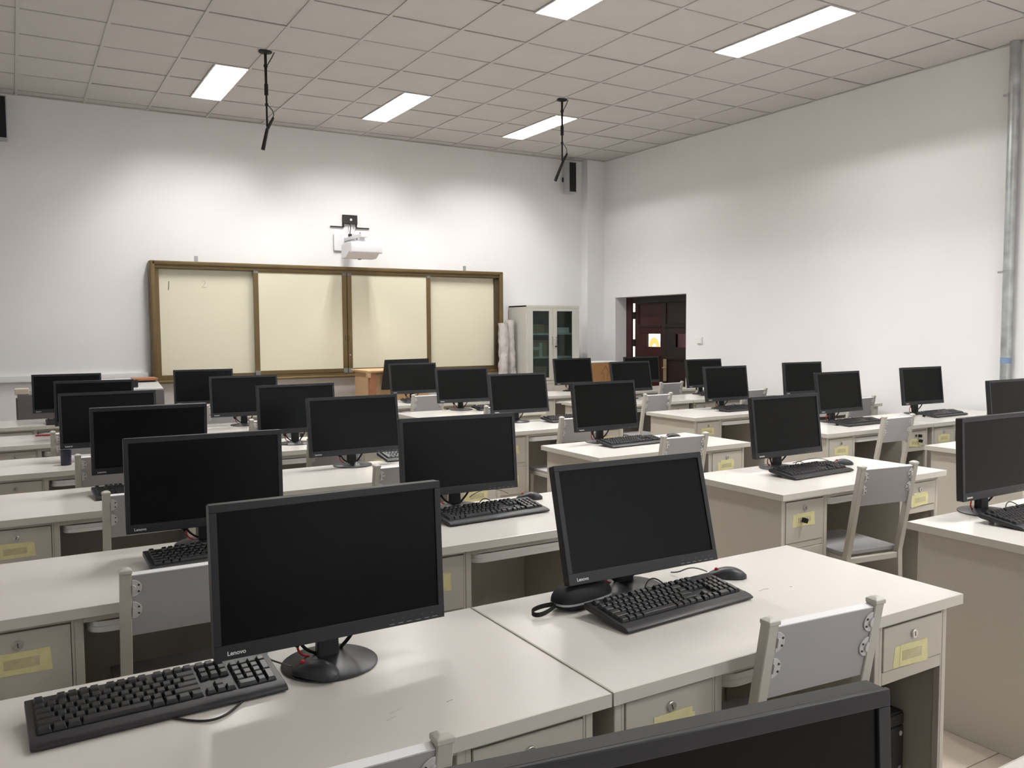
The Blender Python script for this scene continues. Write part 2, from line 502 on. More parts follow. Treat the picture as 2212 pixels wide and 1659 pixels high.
# ------------------------------------------------------------------ desks
DW, DD, DH = 1.2, 0.61, 0.75
def lock_mesh():
    m = MB(); m.cyl((0, 0, 0), (0, -0.006, 0), 0.0125, 0.0115, n=20); return m.mesh('lock', 'chrome', bevel=0.0008, seg=1, smooth=True)
LOCK = lock_mesh()
KEYHOLE = MB().box(-0.0012, 0.0012, -0.0066, -0.0058, -0.006, 0.006).mesh('keyhole', 'screw')
KEYBIT = MB().box(-0.008, 0.008, -0.032, -0.006, -0.011, 0.011).mesh('key', 'black_matte', bevel=0.003)
TAPES = []
for k in range(4):
    rnd = random.Random(20+k)
    m = MB()
    # two overlapping strips of masking tape around a paper label
    for (x0, x1, z0, z1, y) in ((-0.075, 0.070, -0.031, 0.027, -0.0008), (-0.052, 0.058, -0.026, 0.033, -0.0014)):
        j = lambda: rnd.uniform(-0.005, 0.005)
        m.prism_y([(x0+j(), z0+j()), (x1+j(), z0+j()), (x1+j(), z1+j()), (x0+j(), z1+j())], y, y+0.0007)
    TAPES.append((m.mesh('tape', 'tape'), MB().box(-0.040, 0.042, -0.0024, -0.0013, -0.013, 0.012).mesh('paper_label', 'tape_paper')))
def drawer_mesh(w, h):
    m = MB().box(0, w, 0, 0.02, 0, h)
    return m.mesh('drawer', 'desk_body', bevel=0.0015, seg=1)
DR_L = drawer_mesh(0.243, 0.186); DR_L2 = drawer_mesh(0.243, 0.196); DR_R = drawer_mesh(0.250, 0.116)
TRAY = MB()
_tp = [(0.338, 0.06)] + [(0.338+0.05-0.05*math.cos(a), 0.055-0.045*math.sin(a)) for a in [k*PI/2/6 for k in range(7)]]
_tp += [(0.854-0.05+0.05*math.sin(a), 0.055-0.045*math.cos(a)) for a in [k*PI/2/6 for k in range(7)]] + [(0.854, 0.06), (0.854, 0.36), (0.338, 0.36)]
TRAY.prism_z(_tp, 0.662, 0.680)
_lip = [(x, y) for x, y in _tp]
TRAY_ME = TRAY.mesh('keyboard_tray', 'tray', bevel=0.003, seg=2)
TRAY_LIP = MB()
for k in range(len(_tp)-3):
    (xa, ya), (xb, yb) = _tp[k], _tp[k+1]
    if abs(xa-xb)+abs(ya-yb) < 1e-5: continue
    cx_, cy_ = 0.596, 0.2
    def inn(x, y): return (x + (0.012 if x < cx_ else -0.012), y + 0.012)
    (xc, yc), (xd, yd) = inn(xb, yb), inn(xa, ya)
    TRAY_LIP.prism_z([(xa, ya), (xb, yb), (xc, yc), (xd, yd)], 0.680, 0.694)
TRAYLIP_ME = TRAY_LIP.mesh('tray_rim', 'tray')
TOP_ME = MB().box(0.0022, DW-0.0022, 0.0022, DD-0.0022, 0.722, DH).mesh('desk_top', 'desk_top', bevel=0.001, seg=1)
_eb = MB()
_eb.box(0, DW, 0, 0.002, 0.722, DH-0.0006); _eb.box(0, DW, DD-0.002, DD, 0.722, DH-0.0006)
_eb.box(0, 0.002, 0.002, DD-0.002, 0.722, DH-0.0006); _eb.box(DW-0.002, DW, 0.002, DD-0.002, 0.722, DH-0.0006)
EDGE_ME = _eb.mesh('edge_strip', 'desk_edge')
def desk_body():
    parts = []
    fy = 0.030
    def P(name, m, material='desk_body', bevel=0.0015): parts.append((name, m.mesh(name, material, bevel=bevel, seg=1)))
    P('side_panel', MB().box(0.025, 0.043, fy, DD-0.03, 0.0, 0.722))
    P('side_panel', MB().box(1.157, 1.175, fy, DD-0.03, 0.0, 0.722))
    P('side_panel', MB().box(0.306, 0.328, fy, DD-0.06, 0.0, 0.722))
    P('side_panel', MB().box(0.866, 0.884, fy, DD-0.06, 0.0, 0.722))
    P('modesty_panel', MB().box(0.043, 1.157, DD-0.052, DD-0.034, 0.08, 0.722))
    P('front_rail', MB().box(0.328, 0.866, fy, fy+0.02, 0.699, 0.722))
    fl = MB()
    fl.box(0.043, 0.052, fy+0.001, fy+0.02, 0.0, 0.722); fl.box(0.298, 0.306, fy+0.001, fy+0.02, 0.0, 0.722)
    fl.box(0.052, 0.298, fy+0.001, fy+0.02, 0.7065, 0.722); fl.box(0.052, 0.298, fy+0.001, fy+0.02, 0.489, 0.5165)
    fl.box(0.052, 0.298, fy+0.001, fy+0.02, 0.267, 0.290); fl.box(0.052, 0.298, fy+0.001, fy+0.02, 0.0, 0.068)
    P('pedestal_frame', fl)
    frr = MB()
    frr.box(0.884, 0.897, fy+0.001, fy+0.02, 0.0, 0.722); frr.box(1.151, 1.157, fy+0.001, fy+0.02, 0.0, 0.722)
    frr.box(0.897, 1.151, fy+0.001, fy+0.02, 0.701, 0.722); frr.box(0.897, 1.151, fy+0.001, fy+0.02, 0.547, 0.580)
    P('pedestal_frame', frr)
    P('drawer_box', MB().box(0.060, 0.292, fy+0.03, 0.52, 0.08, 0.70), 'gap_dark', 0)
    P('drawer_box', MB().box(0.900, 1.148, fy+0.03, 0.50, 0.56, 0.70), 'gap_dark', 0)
    P('niche_floor', MB().box(0.884, 1.157, fy, DD-0.06, 0.04, 0.055), 'desk_inner')
    return parts
BODY = desk_body()

def make_desk(x, y, label, tapes=(0, 1, 2), keys=False, lock_keys=False):
    d = empty('office_desk', (x, y, 0)); tag(d, label, 'desk', 'steel desks in the computer room')
    tp_ = put('desk_top', TOP_ME, d); put('edge_strip', EDGE_ME, tp_)
    for n, me in BODY: put(n, me, d)
    t = put('keyboard_tray', TRAY_ME, d, (0, 0.024, 0)); put('tray_rim', TRAYLIP_ME, t)
    fy = 0.028
    specs = [(DR_L, 0.0535, 0.518, 0.1215, 0.186), (DR_L2, 0.0535, 0.2915, 0.1215, 0.196), (DR_L2, 0.0535, 0.0695, 0.1215, 0.196), (DR_R, 0.899, 0.583, 0.125, 0.116)]
    for i, (me, dx, dz, cx_, h) in enumerate(specs):
        o = put('drawer', me, d, (dx, fy, dz))
        lk = put('lock', LOCK, o, (cx_, 0, h-0.034)); put('keyhole', KEYHOLE, lk, None, (0, R(random.uniform(-20, 20)), 0))
        if i in (0, 3) or i == 1:
            tm, pm = TAPES[random.randrange(4)]
            tt = put('tape', tm, o, (cx_ + random.uniform(-0.012, 0.008), 0, h-0.084 + random.uniform(-.004, .004)), (0, R(random.uniform(-3, 3)), 0))
            put('paper_label', pm, tt)
        if keys and i == 0: put('key', KEYBIT, o, (cx_-0.022, -0.001, h-0.086), (0, R(20), 0))
        if lock_keys and i == 3:
            put('key', KEYBIT, o, (cx_+0.03, 0, h-0.036)); put('key', KEYBIT, o, (cx_+0.035, -0.002, h-0.075), (0, R(30), 0))
    return d

ROWN = {0: 'row behind the nearest', 1: 'nearest full row', 2: 'second row', 3: 'third row', 4: 'fourth row', 5: 'fifth row', 6: 'farthest row'}
COLN = {'A0': 'leftmost column', 'A1': 'second column from left', 'B': 'middle single column', 'C0': 'fourth column from left', 'C1': 'column along right wall'}
COLX = {'A0': -0.315, 'A1': 0.89, 'B': 2.742, 'C0': 4.69, 'C1': 5.895}
ROWY = {0: -7.06, 1: -5.89, 2: -4.69, 3: -3.40, 4: -2.15, 5: -0.95, 6: 0.28}
def dy(c, r):
    y = ROWY[r]
    if c[0] == 'C': y += {4: 0.03, 5: 0.11, 6: 0.13}.get(r, 0)
    if c == 'A0' and r == 2: y -= 0.05
    if c == 'A0' and r == 4: y -= 0.07
    if c == 'B' and r == 4: y += 0.06
    if c[0] == 'A' and r == 3: y -= 0.02
    return y
DXO = {('C0', 3): -.044, ('C1', 3): -.044, ('B', 3): -.035, ('C0', 4): -.065, ('C1', 4): -.06, ('C0', 5): -.095, ('C1', 5): -.09, ('C0', 6): -.05, ('C1', 6): -.045}
def dx(c, r): return COLX[c] + DXO.get((c, r), 0)
DESKS = [('A1', 0)] + [(c, r) for c in ('A0', 'A1', 'B') for r in range(1, 7)] + [(c, r) for c in ('C0', 'C1') for r in range(2, 7)]
DESK_OBJS = []
for c, r in DESKS:
    look = 'cream steel desk with yellow-taped drawers'
    if (c, r) == ('B', 2): look = 'cream steel desk with a black key in its tape'
    if (c, r) == ('C0', 3): look = 'cream steel desk with black keys in its lock'
    DESK_OBJS.append(make_desk(dx(c, r), dy(c, r), f'{look}, {ROWN[r]}, {COLN[c]}', keys=(c, r) == ('B', 2), lock_keys=(c, r) == ('C0', 3)))

mat('scuff', (0.42, 0.40, 0.37), 0.5, var=0.1)
DK = {(c, r): o for (c, r), o in zip(DESKS, DESK_OBJS)}
for (c, r), strokes in {('A1', 1): [[(1.632, -5.583), (1.655, -5.577), (1.672, -5.580)], [(1.735, -5.60), (1.742, -5.603)]],
                        ('A0', 1): [[(0.47, -5.742), (0.50, -5.731)], [(0.455, -5.765), (0.475, -5.757)], [(0.585, -5.752), (0.60, -5.748)]]}.items():
    for st_ in strokes:
        MB().tube([(x-dx(c, r), y-dy(c, r), DH+0.0002) for x, y in st_], 0.0011, n=5).build('scuff_mark', 'scuff', DK[(c, r)])
MB().tube(bez((0.40, 0.30, 0.66), (0.41, 0.24, 0.50), (0.43, 0.28, 0.30), (0.41, 0.30, 0.10), 14), 0.003, n=6).build('hanging_cable', 'cable', DK[('A1', 2)], smooth=True)
MB().tube(bez((0.345, 0.20, 0.58), (0.37, 0.20, 0.45), (0.39, 0.26, 0.30), (0.40, 0.28, 0.10), 14), 0.003, n=6).build('hanging_cable', 'cable', DK[('A1', 2)], smooth=True)

# ------------------------------------------------------------------ monitors
PW, PH = 0.506, 0.312
LOGO = text_mesh('Lenovo', 0.0125, 'logo', 'brand_lettering')
LOGO_K = text_mesh('Lenovo', 0.0080, 'logo_dim', 'brand_lettering')
def monitor_proto():
    root = empty('computer_monitor')
    # housing part: local origin at centre of the front face, x right, z up, y back
    hb = MB()
    hw, hh = PW/2, PH/2
    def rr(w, h, r, y, n=4):
        pts = []
        for (cx_, cz_, a0) in ((w-r, h-r, 0), (-w+r, h-r, PI/2), (-w+r, -h+r, PI), (w-r, -h+r, 3*PI/2)):
            for k in range(n+1):
                a = a0 + PI/2*k/n
                pts.append((cx_+r*math.cos(a), y, cz_+r*math.sin(a)))
        return pts
    hb.loft([rr(hw-.002, hh-.002, .004, 0.004), rr(hw, hh, .005, 0.006), rr(hw, hh, .005, 0.026), rr(hw-.012, hh-.012, .02, 0.034), rr(hw-.10, hh-.06, .04, 0.052)])
    hou = hb.build('housing', 'shell', root, smooth=True)
    bz = MB()
    s, tp, bt = 0.0145, 0.0165, 0.030
    outer = rr(hw, hh, .006, 0.0); 
    bz.box(-hw, hw, 0, 0.006, hh-tp, hh); bz.box(-hw, hw, 0, 0.006, -hh, -hh+bt)
    bz.box(-hw, -hw+s, 0, 0.006, -hh+bt, hh-tp); bz.box(hw-s, hw, 0, 0.006, -hh+bt, hh-tp)
    bzo = bz.build('bezel', 'bezel', hou, bevel=0.0012, seg=2)
    MB().box(-hw+s, hw-s, 0.0035, 0.0055, -hh+bt, hh-tp).build('screen', 'screen', hou)
    put('brand_lettering', LOGO, hou, (-hw+0.024, -0.0003, -hh+0.009), (PI/2, 0, 0))
    bm = MB()
    for k in range(6): bm.box(hw-0.135+0.021*k, hw-0.135+0.021*k+0.012, -0.0003, 0.0002, -hh+0.0055, -hh+0.0068)
    bm.build('button_marks', 'mark', hou)
    im = MB()
    for k in range(5):
        im.box(hw-0.130+0.024*k, hw-0.130+0.024*k+0.006, -0.0002, 0.0002, -hh+0.015, -hh+0.0162)
    im.build('button_icons', 'logo_dim', hou)
    hou.location = (0, 0, 0.98)
    # stand
    MB().lathe([(0.098, 0.0), (0.104, 0.0015), (0.104, 0.004), (0.101, 0.006), (0.045, 0.013), (0.030, 0.017)], n=48).build('stand_base', 'stand', root, loc=(0, 0.05, 0), smooth=True)
    nk = MB().loft([[(-0.026, 0.055, 0.010), (0.026, 0.055, 0.010), (0.022, 0.085, 0.010), (-0.022, 0.085, 0.010)],
                    [(-0.024, 0.058, 0.08), (0.024, 0.058, 0.08), (0.020, 0.085, 0.08), (-0.020, 0.085, 0.08)],
                    [(-0.024, 0.058, 0.235), (0.024, 0.058, 0.235), (0.020, 0.085, 0.235), (-0.020, 0.085, 0.235)]])
    nk.build('stand_neck', 'shell', root, bevel=0.004, seg=2)
    # cables hanging behind
    MB().tube(bez((0.075, 0.045, 0.14), (0.075, 0.05, 0.05), (0.02, 0.07, 0.02), (0.055, 0.125, 0.0045), 16), 0.0042).build('video_cable', 'cable', root, smooth=True)
    MB().tube(bez((-0.075, 0.045, 0.15), (-0.09, 0.05, 0.05), (-0.03, 0.07, 0.01), (0.02, 0.115, 0.0045), 16), 0.0036).build('power_cable', 'cable', root, smooth=True)
    MB().tube([(-0.078, 0.046, 0.10), (-0.077, 0.048, 0.085), (-0.073, 0.051, 0.060), (-0.069, 0.054, 0.052)], [0.006, 0.009, 0.009, 0.005], n=10).build('cable_plug', 'cable', root, smooth=True)
    MB().tube(bez((-0.03, 0.075, 0.075), (-0.075, 0.07, 0.065), (-0.07, 0.08, 0.02), (-0.035, 0.085, 0.012), 12), 0.0026).build('cable_tie', 'red', root, smooth=True)
    return root
MON = {
 'A0r1': (0.451,-5.495,3.0,0.4,0.981), 'A1r1': (1.341,-5.418,14.5,-1.6,0.969),
 'A0r2': (0.424,-4.260,1.7,-2.9,0.978), 'A1r2': (1.473,-4.089,5.4,-3.8,0.959),
 'A0r3': (0.418,-2.966,-5.0,-2.1,0.978), 'A1r3': (1.442,-2.914,8.4,-0.3,0.972),
 'A0r4': (0.335,-1.930,10.0,-1.0,0.985), 'A1r4': (1.433,-1.883,5.8,1.2,0.982),
 'A0r5': (0.359,-0.628,0.0,-3.8,0.983), 'A1r5': (1.398,-0.610,10.0,-3.8,0.983),
 'A0r6': (0.246,0.535,6.0,-2.0,0.984), 'A1r6': (1.340,0.680,6.0,-4.2,0.983),
 'B1': (3.181,-5.379,2.4,0.0,0.978), 'B2': (3.290,-4.235,6.9,1.3,0.979),
 'B3': (3.211,-2.800,8.4,1.5,0.976), 'B4': (3.315,-1.530,11.0,-3.4,0.975),
 'B5': (3.364,-0.466,10.9,-4.9,0.980), 'B6': (3.400,0.700,11.7,-5.0,0.986),
 'C0r2': (5.431,-4.205,5.7,0.0,0.982), 'C0r3': (5.308,-2.978,7.9,0.4,0.986),
 'C1r3': (6.391,-2.953,6.5,-2.7,0.990), 'C0r4': (5.398,-1.705,7.9,-1.9,0.982),
 'C1r4': (6.534,-1.601,5.3,-3.0,0.985), 'C0r5': (5.435,-0.302,11.6,-1.6,0.982),
 'C1r5': (6.440,-0.331,8.5,-2.2,0.983), 'C0r6': (5.519,0.880,11.0,-5.0,0.983),
 'C1r6': (6.373,0.661,5.5,-3.5,0.988), 'A1r0': (0.327,-6.685,3.0,-9.0,0.984),
}
proto = monitor_proto(); index_tree(proto)
bpy.context.view_layer.update()
first = True
for k, (x, y, tilt, yaw, zc) in MON.items():
    c = k[:-2] if 'r' in k else k[:-1]
    r = int(k[-1])
    lim = dy(c, r) + DD - 0.12          # keep the foot on the desk: slide along the line of sight
    if y > lim:
        f = (lim + 7.1967) / (y + 7.1967)
        x, y, zc = -0.1199 + (x + 0.1199)*f, lim, min(1.48 + (zc - 1.48)*f, 0.995)
    o = proto if first else copy_tree(proto)
    first = False
    o.location = (x, y, DH); o.rotation_euler = (0, 0, R(yaw))
    hou = [ch for ch in o.children if ch.name.startswith('housing')][0]
    hou.location = (0, 0, zc-DH); hou.rotation_euler = (-R(tilt), 0, 0)
    lab = f'black switched-off flat monitor on the desk of the {ROWN[r]}, {COLN[c]}'
    if k == 'A1r0': lab = 'black monitor cut off by the bottom edge of the photo'
    if k == 'A0r1': lab = 'large black monitor above the nearest keyboard, with its round base in full view'
    if k == 'A1r1': lab = 'black tilted monitor beside the zipped case on the nearest desk row'
    tag(o, lab, 'monitor', 'black monitors on the desks')
# the monitor at the bottom of the picture stands on the left desk of its row
make_desk(-0.315, -7.06, 'cream steel desk under the monitor cut off by the bottom edge', ())

# ------------------------------------------------------------------ keyboards
U = 0.01905
def key_mesh(w, h=1.0):
    a, b = w*U/2-0.0006, h*U/2-0.0006
    c, d = a-0.0028, b-0.0030
    m = MB().loft([[(-a,-b,0),(a,-b,0),(a,b,0),(-a,b,0)], [(-a,-b,0.002),(a,-b,0.002),(a,b,0.002),(-a,b,0.002)],
                   [(-c,-d+0.001,0.0085),(c,-d+0.001,0.0085),(c,d+0.001,0.0095),(-c,d+0.001,0.0095)]])
    return m
KEYS = []     # (x, y, w, h) in key units, y up from the space row
def row(y, x, ws):
    for w in ws:
        if w > 0: KEYS.append((x+w/2, y+0.5, w, 1.0))
        x += abs(w)
row(5.25, 0, [1, -1, 1, 1, 1, 1, -0.5, 1, 1, 1, 1, -0.5, 1, 1, 1, 1, -0.25, 1, 1, 1])
row(4, 0, [1]*13 + [2, -0.25, 1, 1, 1, -0.25, 1, 1, 1, 1])
row(3, 0, [1.5] + [1]*12 + [1.5, -0.25, 1, 1, 1, -0.25, 1, 1, 1])
row(2, 0, [1.75] + [1]*11 + [2.25, -0.25, -3, -0.25, 1, 1, 1])
row(1, 0, [2.25] + [1]*10 + [2.75, -0.25, -1, 1, -1, -0.25, 1, 1, 1])
row(0, 0, [1.25]*3 + [6.25] + [1.25]*4 + [-0.25, 1, 1, 1, -0.25, 2, 1])
KEYS += [(22.0, 3.0, 1, 2.0), (22.0, 1.0, 1, 2.0)]
KW, KD = 0.455, 0.165
KTILT = math.atan2(0.020, 0.125)
kmesh = {}
for (x, y, w, h) in KEYS:
    if (w, h) not in kmesh: kmesh[(w, h)] = key_mesh(w, h).mesh('key', 'keycap', bevel=0.0006, seg=1)
all_keys = MB()
for (x, y, w, h) in KEYS:
    m = key_mesh(w, h); i = len(all_keys.v)
    all_keys.v += [(vx+(x-11.25)*U, vy+y*U, vz) for vx, vy, vz in m.v]
    all_keys.f += [tuple(a+i for a in f) for f in m.f]
ALLK = all_keys.mesh('keys', 'keycap')
def kb_body():
    m = MB()
    prof = [(0.0, 0.004), (0.0, 0.009), (0.010, 0.014), (0.030, 0.0175), (0.033, 0.0165), (0.158, 0.0365), (0.165, 0.034), (0.165, 0.022), (0.155, 0.018), (0.02, 0.002), (0.006, 0.002)]
    m.prism_x(prof, -KW/2, KW/2)
    return m.mesh('body', 'key_body', bevel=0.0022, seg=2)
KB_BODY = kb_body()
KB_FOOT = MB().box(-0.014, 0.014, -0.004, 0.004, 0, 0.021).mesh('foot', 'key_body', bevel=0.001, seg=1)
KB_PAD = MB().box(-0.02, 0.02, -0.005, 0.005, 0, 0.003).mesh('foot', 'key_body')
def keyboard(fl, yaw, label, detail):
    x, y = fl; a = R(yaw)
    o = empty('computer_keyboard', (x + KW/2*math.cos(a), y + KW/2*math.sin(a), DH), a)
    tag(o, label, 'keyboard', 'black keyboards on the desks')
    b = put('body', KB_BODY, o)
    put('foot', KB_FOOT, o, (-0.16, 0.152, 0)); put('foot', KB_FOOT, o, (0.16, 0.152, 0))
    put('foot', KB_PAD, o, (-0.19, 0.012, 0)); put('foot', KB_PAD, o, (0.19, 0.012, 0))
    put('brand_lettering', LOGO_K, o, (0.150, 0.1545, 0.0363), (KTILT, 0, 0))
    ky0, kz0 = 0.034, 0.0162
    if detail:
        for (kx, kyy, w, h) in KEYS:
            d = kyy*U
            put('key', kmesh[(w, h)], o, ((kx-11.25)*U, ky0 + d*math.cos(KTILT), kz0 + d*math.sin(KTILT)), (KTILT, 0, 0))
    else:
        ko = put('keys', ALLK, o, (0, ky0, kz0), (KTILT, 0, 0)); ko['kind'] = 'stuff'
    return o
KBS = [
 ('A0', 1, (-0.122,-5.562), 2.4, 1, 'black keyboard nearest the camera, at the bottom left'),
 ('A1', 1, (1.112,-5.657), 4.1, 1, 'black keyboard against the zipped black case on the nearest desks'),
 ('A0', 2, (0.215,-4.51), 3, 1, None), ('A1', 2, (1.245,-4.45), 3, 1, None),
 ('A0', 3, (0.16,-3.20), 2, 0, None), ('A1', 3, (1.632,-2.90), 0, 0, None), ('A0', 4, (0.21,-2.175), 2, 0, None), ('A0', 6, (0.08,0.29), 1, 0, None),
 ('B', 1, (2.942,-5.60), 1, 1, None), ('B', 2, (3.065,-4.485), 3, 1, None), ('B', 3, (3.0,-3.15), 3, 1, None), ('B', 4, (3.455,-1.80), 4, 0, None),
 ('B', 5, (3.46,-0.62), 3, 0, None), ('B', 6, (3.22,0.47), 1, 0, None),
 ('C0', 3, (5.11,-3.215), 1, 0, None), ('C1', 3, (6.20,-3.205), 2, 0, None), ('C0', 4, (5.17,-1.945), 1, 0, None), ('C1', 5, (6.24,-0.59), 1, 0, None)]
for c, r, fl, yaw, det, lab in KBS:
    kb = keyboard(fl, yaw, lab or f'black keyboard in front of the monitor, {ROWN[r]}, {COLN[c]}', det)
    if c != 'C1' and (c, r) != ('A0', 1):
        MB().tube(bez((0.06, 0.163, 0.028), (0.05, 0.20, 0.055), (0.02, 0.20, 0.05), (0.00, 0.185, 0.004), 10) + bez((0.00, 0.185, 0.004), (-0.01, 0.18, 0.003), (0.09, 0.185, 0.003), (0.13, 0.22, 0.003), 8)[1:], 0.0020, n=6).build('cable', 'cable', kb, smooth=True)

# ------------------------------------------------------------------ mice
def mouse_meshes():
    m = MB(); L, Wd, Ht = 0.112, 0.060, 0.036
    rings = []
    N = 14
    for k in range(N+1):
        t = k/N
        y = -L/2 + L*t                       # rear (0) to front (1)
        w = Wd/2*max(0.06, (1-abs(2*t-1)**3.2))**0.5*(1-0.12*t)
        h = Ht*(0.12 + 0.88*max(0, math.sin(PI*min(1, (t*0.92+0.04)))**0.75)*(1-0.35*t))
        ring = []
        for j in range(13):
            a = PI*j/12
            cx_ = math.copysign(abs(math.cos(a))**0.75, math.cos(a)); cz_ = abs(math.sin(a))**0.8
            ring.append((w*cx_, y, 0.003 + (h-0.003)*cz_))
        ring += [(-w*0.86, y, 0.0), (w*0.86, y, 0.0)]
        rings.append(ring)
    m.loft(rings)
    return m.mesh('body', 'mouse', smooth=True)
MOUSE = mouse_meshes()
WHEEL = MB().cyl((-0.003, 0.030, 0.0228), (0.003, 0.030, 0.0228), 0.0055, n=16).mesh('scroll_wheel', 'red', smooth=True)
SEAM = MB().box(-0.0006, 0.0006, 0.005, 0.05, 0.012, 0.0265).mesh('button_split', 'black_matte')
def mouse(x, y, yaw, label, cable=None, material=None, z=DH):
    o = empty('computer_mouse', (x, y, z), R(yaw)); tag(o, label, 'mouse', 'black computer mice')
    put('body', MOUSE, o); put('scroll_wheel', WHEEL, o)
    if cable:
        Mi = Matrix.Rotation(-R(yaw), 3, 'Z')
        pts = [Mi @ (Vector(p) - Vector((x, y, z))) for p in cable]
        MB().tube(pts, 0.0020, n=6).build('cable', material or 'cable_grey', o, smooth=True)
    return o
mouse(1.652, -5.440, 50, 'dark grey mouse right of the keyboard beside the zipped case', bez((1.609,-5.404,.765),(1.56,-5.36,.79),(1.53,-5.40,.77),(1.535,-5.33,.756), 12))
mouse(0.398, -5.622+0.115, 38, 'black mouse on the round monitor foot at the nearest keyboard', bez((0.362,-5.462,.768),(0.33,-5.42,.775),(0.32,-5.36,.757),(0.36,-5.30,.757), 12), z=DH+0.0075)
mouse(3.650, -4.290, 55, 'black mouse right of the keyboard with the key-in-tape desk', bez((3.60,-4.255,.765),(3.55,-4.21,.80),(3.48,-4.20,.78),(3.44,-4.14,.756), 12))
mouse(3.640, -2.960, 60, 'black mouse above the chair back in the middle column, third row')
mouse(5.640, -3.130, 60, 'black mouse at the keyboard end by the desk with lock keys')
mouse(1.765, -4.165, 60, 'black mouse at the right keyboard end, second row, second column', bez((1.71,-4.08,.765),(1.66,-4.06,.80),(1.58,-4.06,.80),(1.55,-4.02,.756), 12))

# ------------------------------------------------------------------ chairs
def chair_proto():
    root = empty('metal_chair')
    q = 0.014
    def sweep(x, pts):                       # square tube along (y,z) points
        return [[(x-q, y-q, z), (x+q, y-q, z), (x+q, y+q, z), (x-q, y+q, z)] for y, z in pts]
    back_pts = [(0.078, 0.0), (0.092, 0.40), (0.094, 0.44), (0.086, 0.475), (0.014, 0.862)]
    for sx in (-0.156, 0.156):
        lg = MB().loft(sweep(sx, back_pts)).build('leg', 'chair_frame', root, bevel=0.002, seg=1)
        c = 0.862
        MB().loft([[(sx-q-.0015, 0.014-q-.0015, c-0.006), (sx+q+.0015, 0.014-q-.0015, c-0.006), (sx+q+.0015, 0.014+q+.0015, c-0.006), (sx-q-.0015, 0.014+q+.0015, c-0.006)],
                   [(sx-q-.0015, 0.014-q-.0015, c+0.003), (sx+q+.0015, 0.014-q-.0015, c+0.003), (sx+q+.0015, 0.014+q+.0015, c+0.003), (sx-q-.0015, 0.014+q+.0015, c+0.003)],
                   [(sx-q*.45, 0.014-q*.45, c+0.009), (sx+q*.45, 0.014-q*.45, c+0.009), (sx+q*.45, 0.014+q*.45, c+0.009), (sx-q*.45, 0.014+q*.45, c+0.009)]]).build('post_cap', 'chair_frame', lg, bevel=0.001, seg=1)
        MB().loft(sweep(sx, [(0.43, 0.0), (0.42, 0.438)])).build('leg', 'chair_frame', root, bevel=0.002, seg=1)
        MB().box(sx-q+.002, sx+q-.002, 0.108, 0.408, 0.412, 0.438).build('seat_rail', 'chair_frame', root, bevel=0.002, seg=1)
        MB().box(sx-0.009, sx+0.009, 0.098, 0.414, 0.15, 0.172).build('stretcher', 'chair_frame', root, bevel=0.002, seg=1)
    MB().box(-0.142, 0.142, 0.083, 0.103, 0.405, 0.432).build('seat_rail', 'chair_frame', root, bevel=0.002, seg=1)
    MB().box(-0.142, 0.142, 0.410, 0.430, 0.405, 0.432).build('seat_rail', 'chair_frame', root, bevel=0.002, seg=1)
    MB().box(-0.165, 0.165, 0.112, 0.455, 0.438, 0.458).build('seat', 'chair_panel', root, bevel=0.003, seg=2)
    # leaning back panel
    lean = math.atan2(0.086-0.014, 0.862-0.475)
    pan = MB().box(-0.1415, 0.1415, -0.009, 0.009, -0.086, 0.084).build('backrest', 'chair_panel', root, loc=(0, 0.014+(0.862-0.767)*math.tan(lean), 0.767), rot=(lean, 0, 0))
    MB().box(-0.1415, 0.1415, -0.0095, 0.0095, 0.084, 0.0865).build('edge_strip', 'chair_edge_lit', pan)  # pale top strip: light from above painted into its colour
    for sx in (-1, 1):
        for z in (0.050, -0.012):
            pl = [(sx*(0.1415), -0.0001)]
            n = 14
            poly = [(sx*0.1415 - sx*0.024*math.sin(PI*k/n), z + 0.024*math.cos(PI*k/n)) for k in range(n+1)]
            tb = MB().prism_y(poly, -0.0125, -0.009).build('bracket_tab', 'plastic_tab', pan, bevel=0.0008, seg=1)
            bump = [(sx*0.1415 - sx*0.010*math.sin(PI*k/8), z + 0.012*math.cos(PI*k/8)) for k in range(9)]
            MB().prism_y(bump, -0.017, -0.0125).build('tab_boss', 'plastic_tab', tb, bevel=0.0008, seg=1)
            for dz in (-0.009, 0.009):
                MB().cyl((sx*0.1255, -0.0125, z+dz), (sx*0.1255, -0.0142, z+dz), 0.0026, n=10).build('screw', 'screw', tb)
    return root
chp = chair_proto(); index_tree(chp)
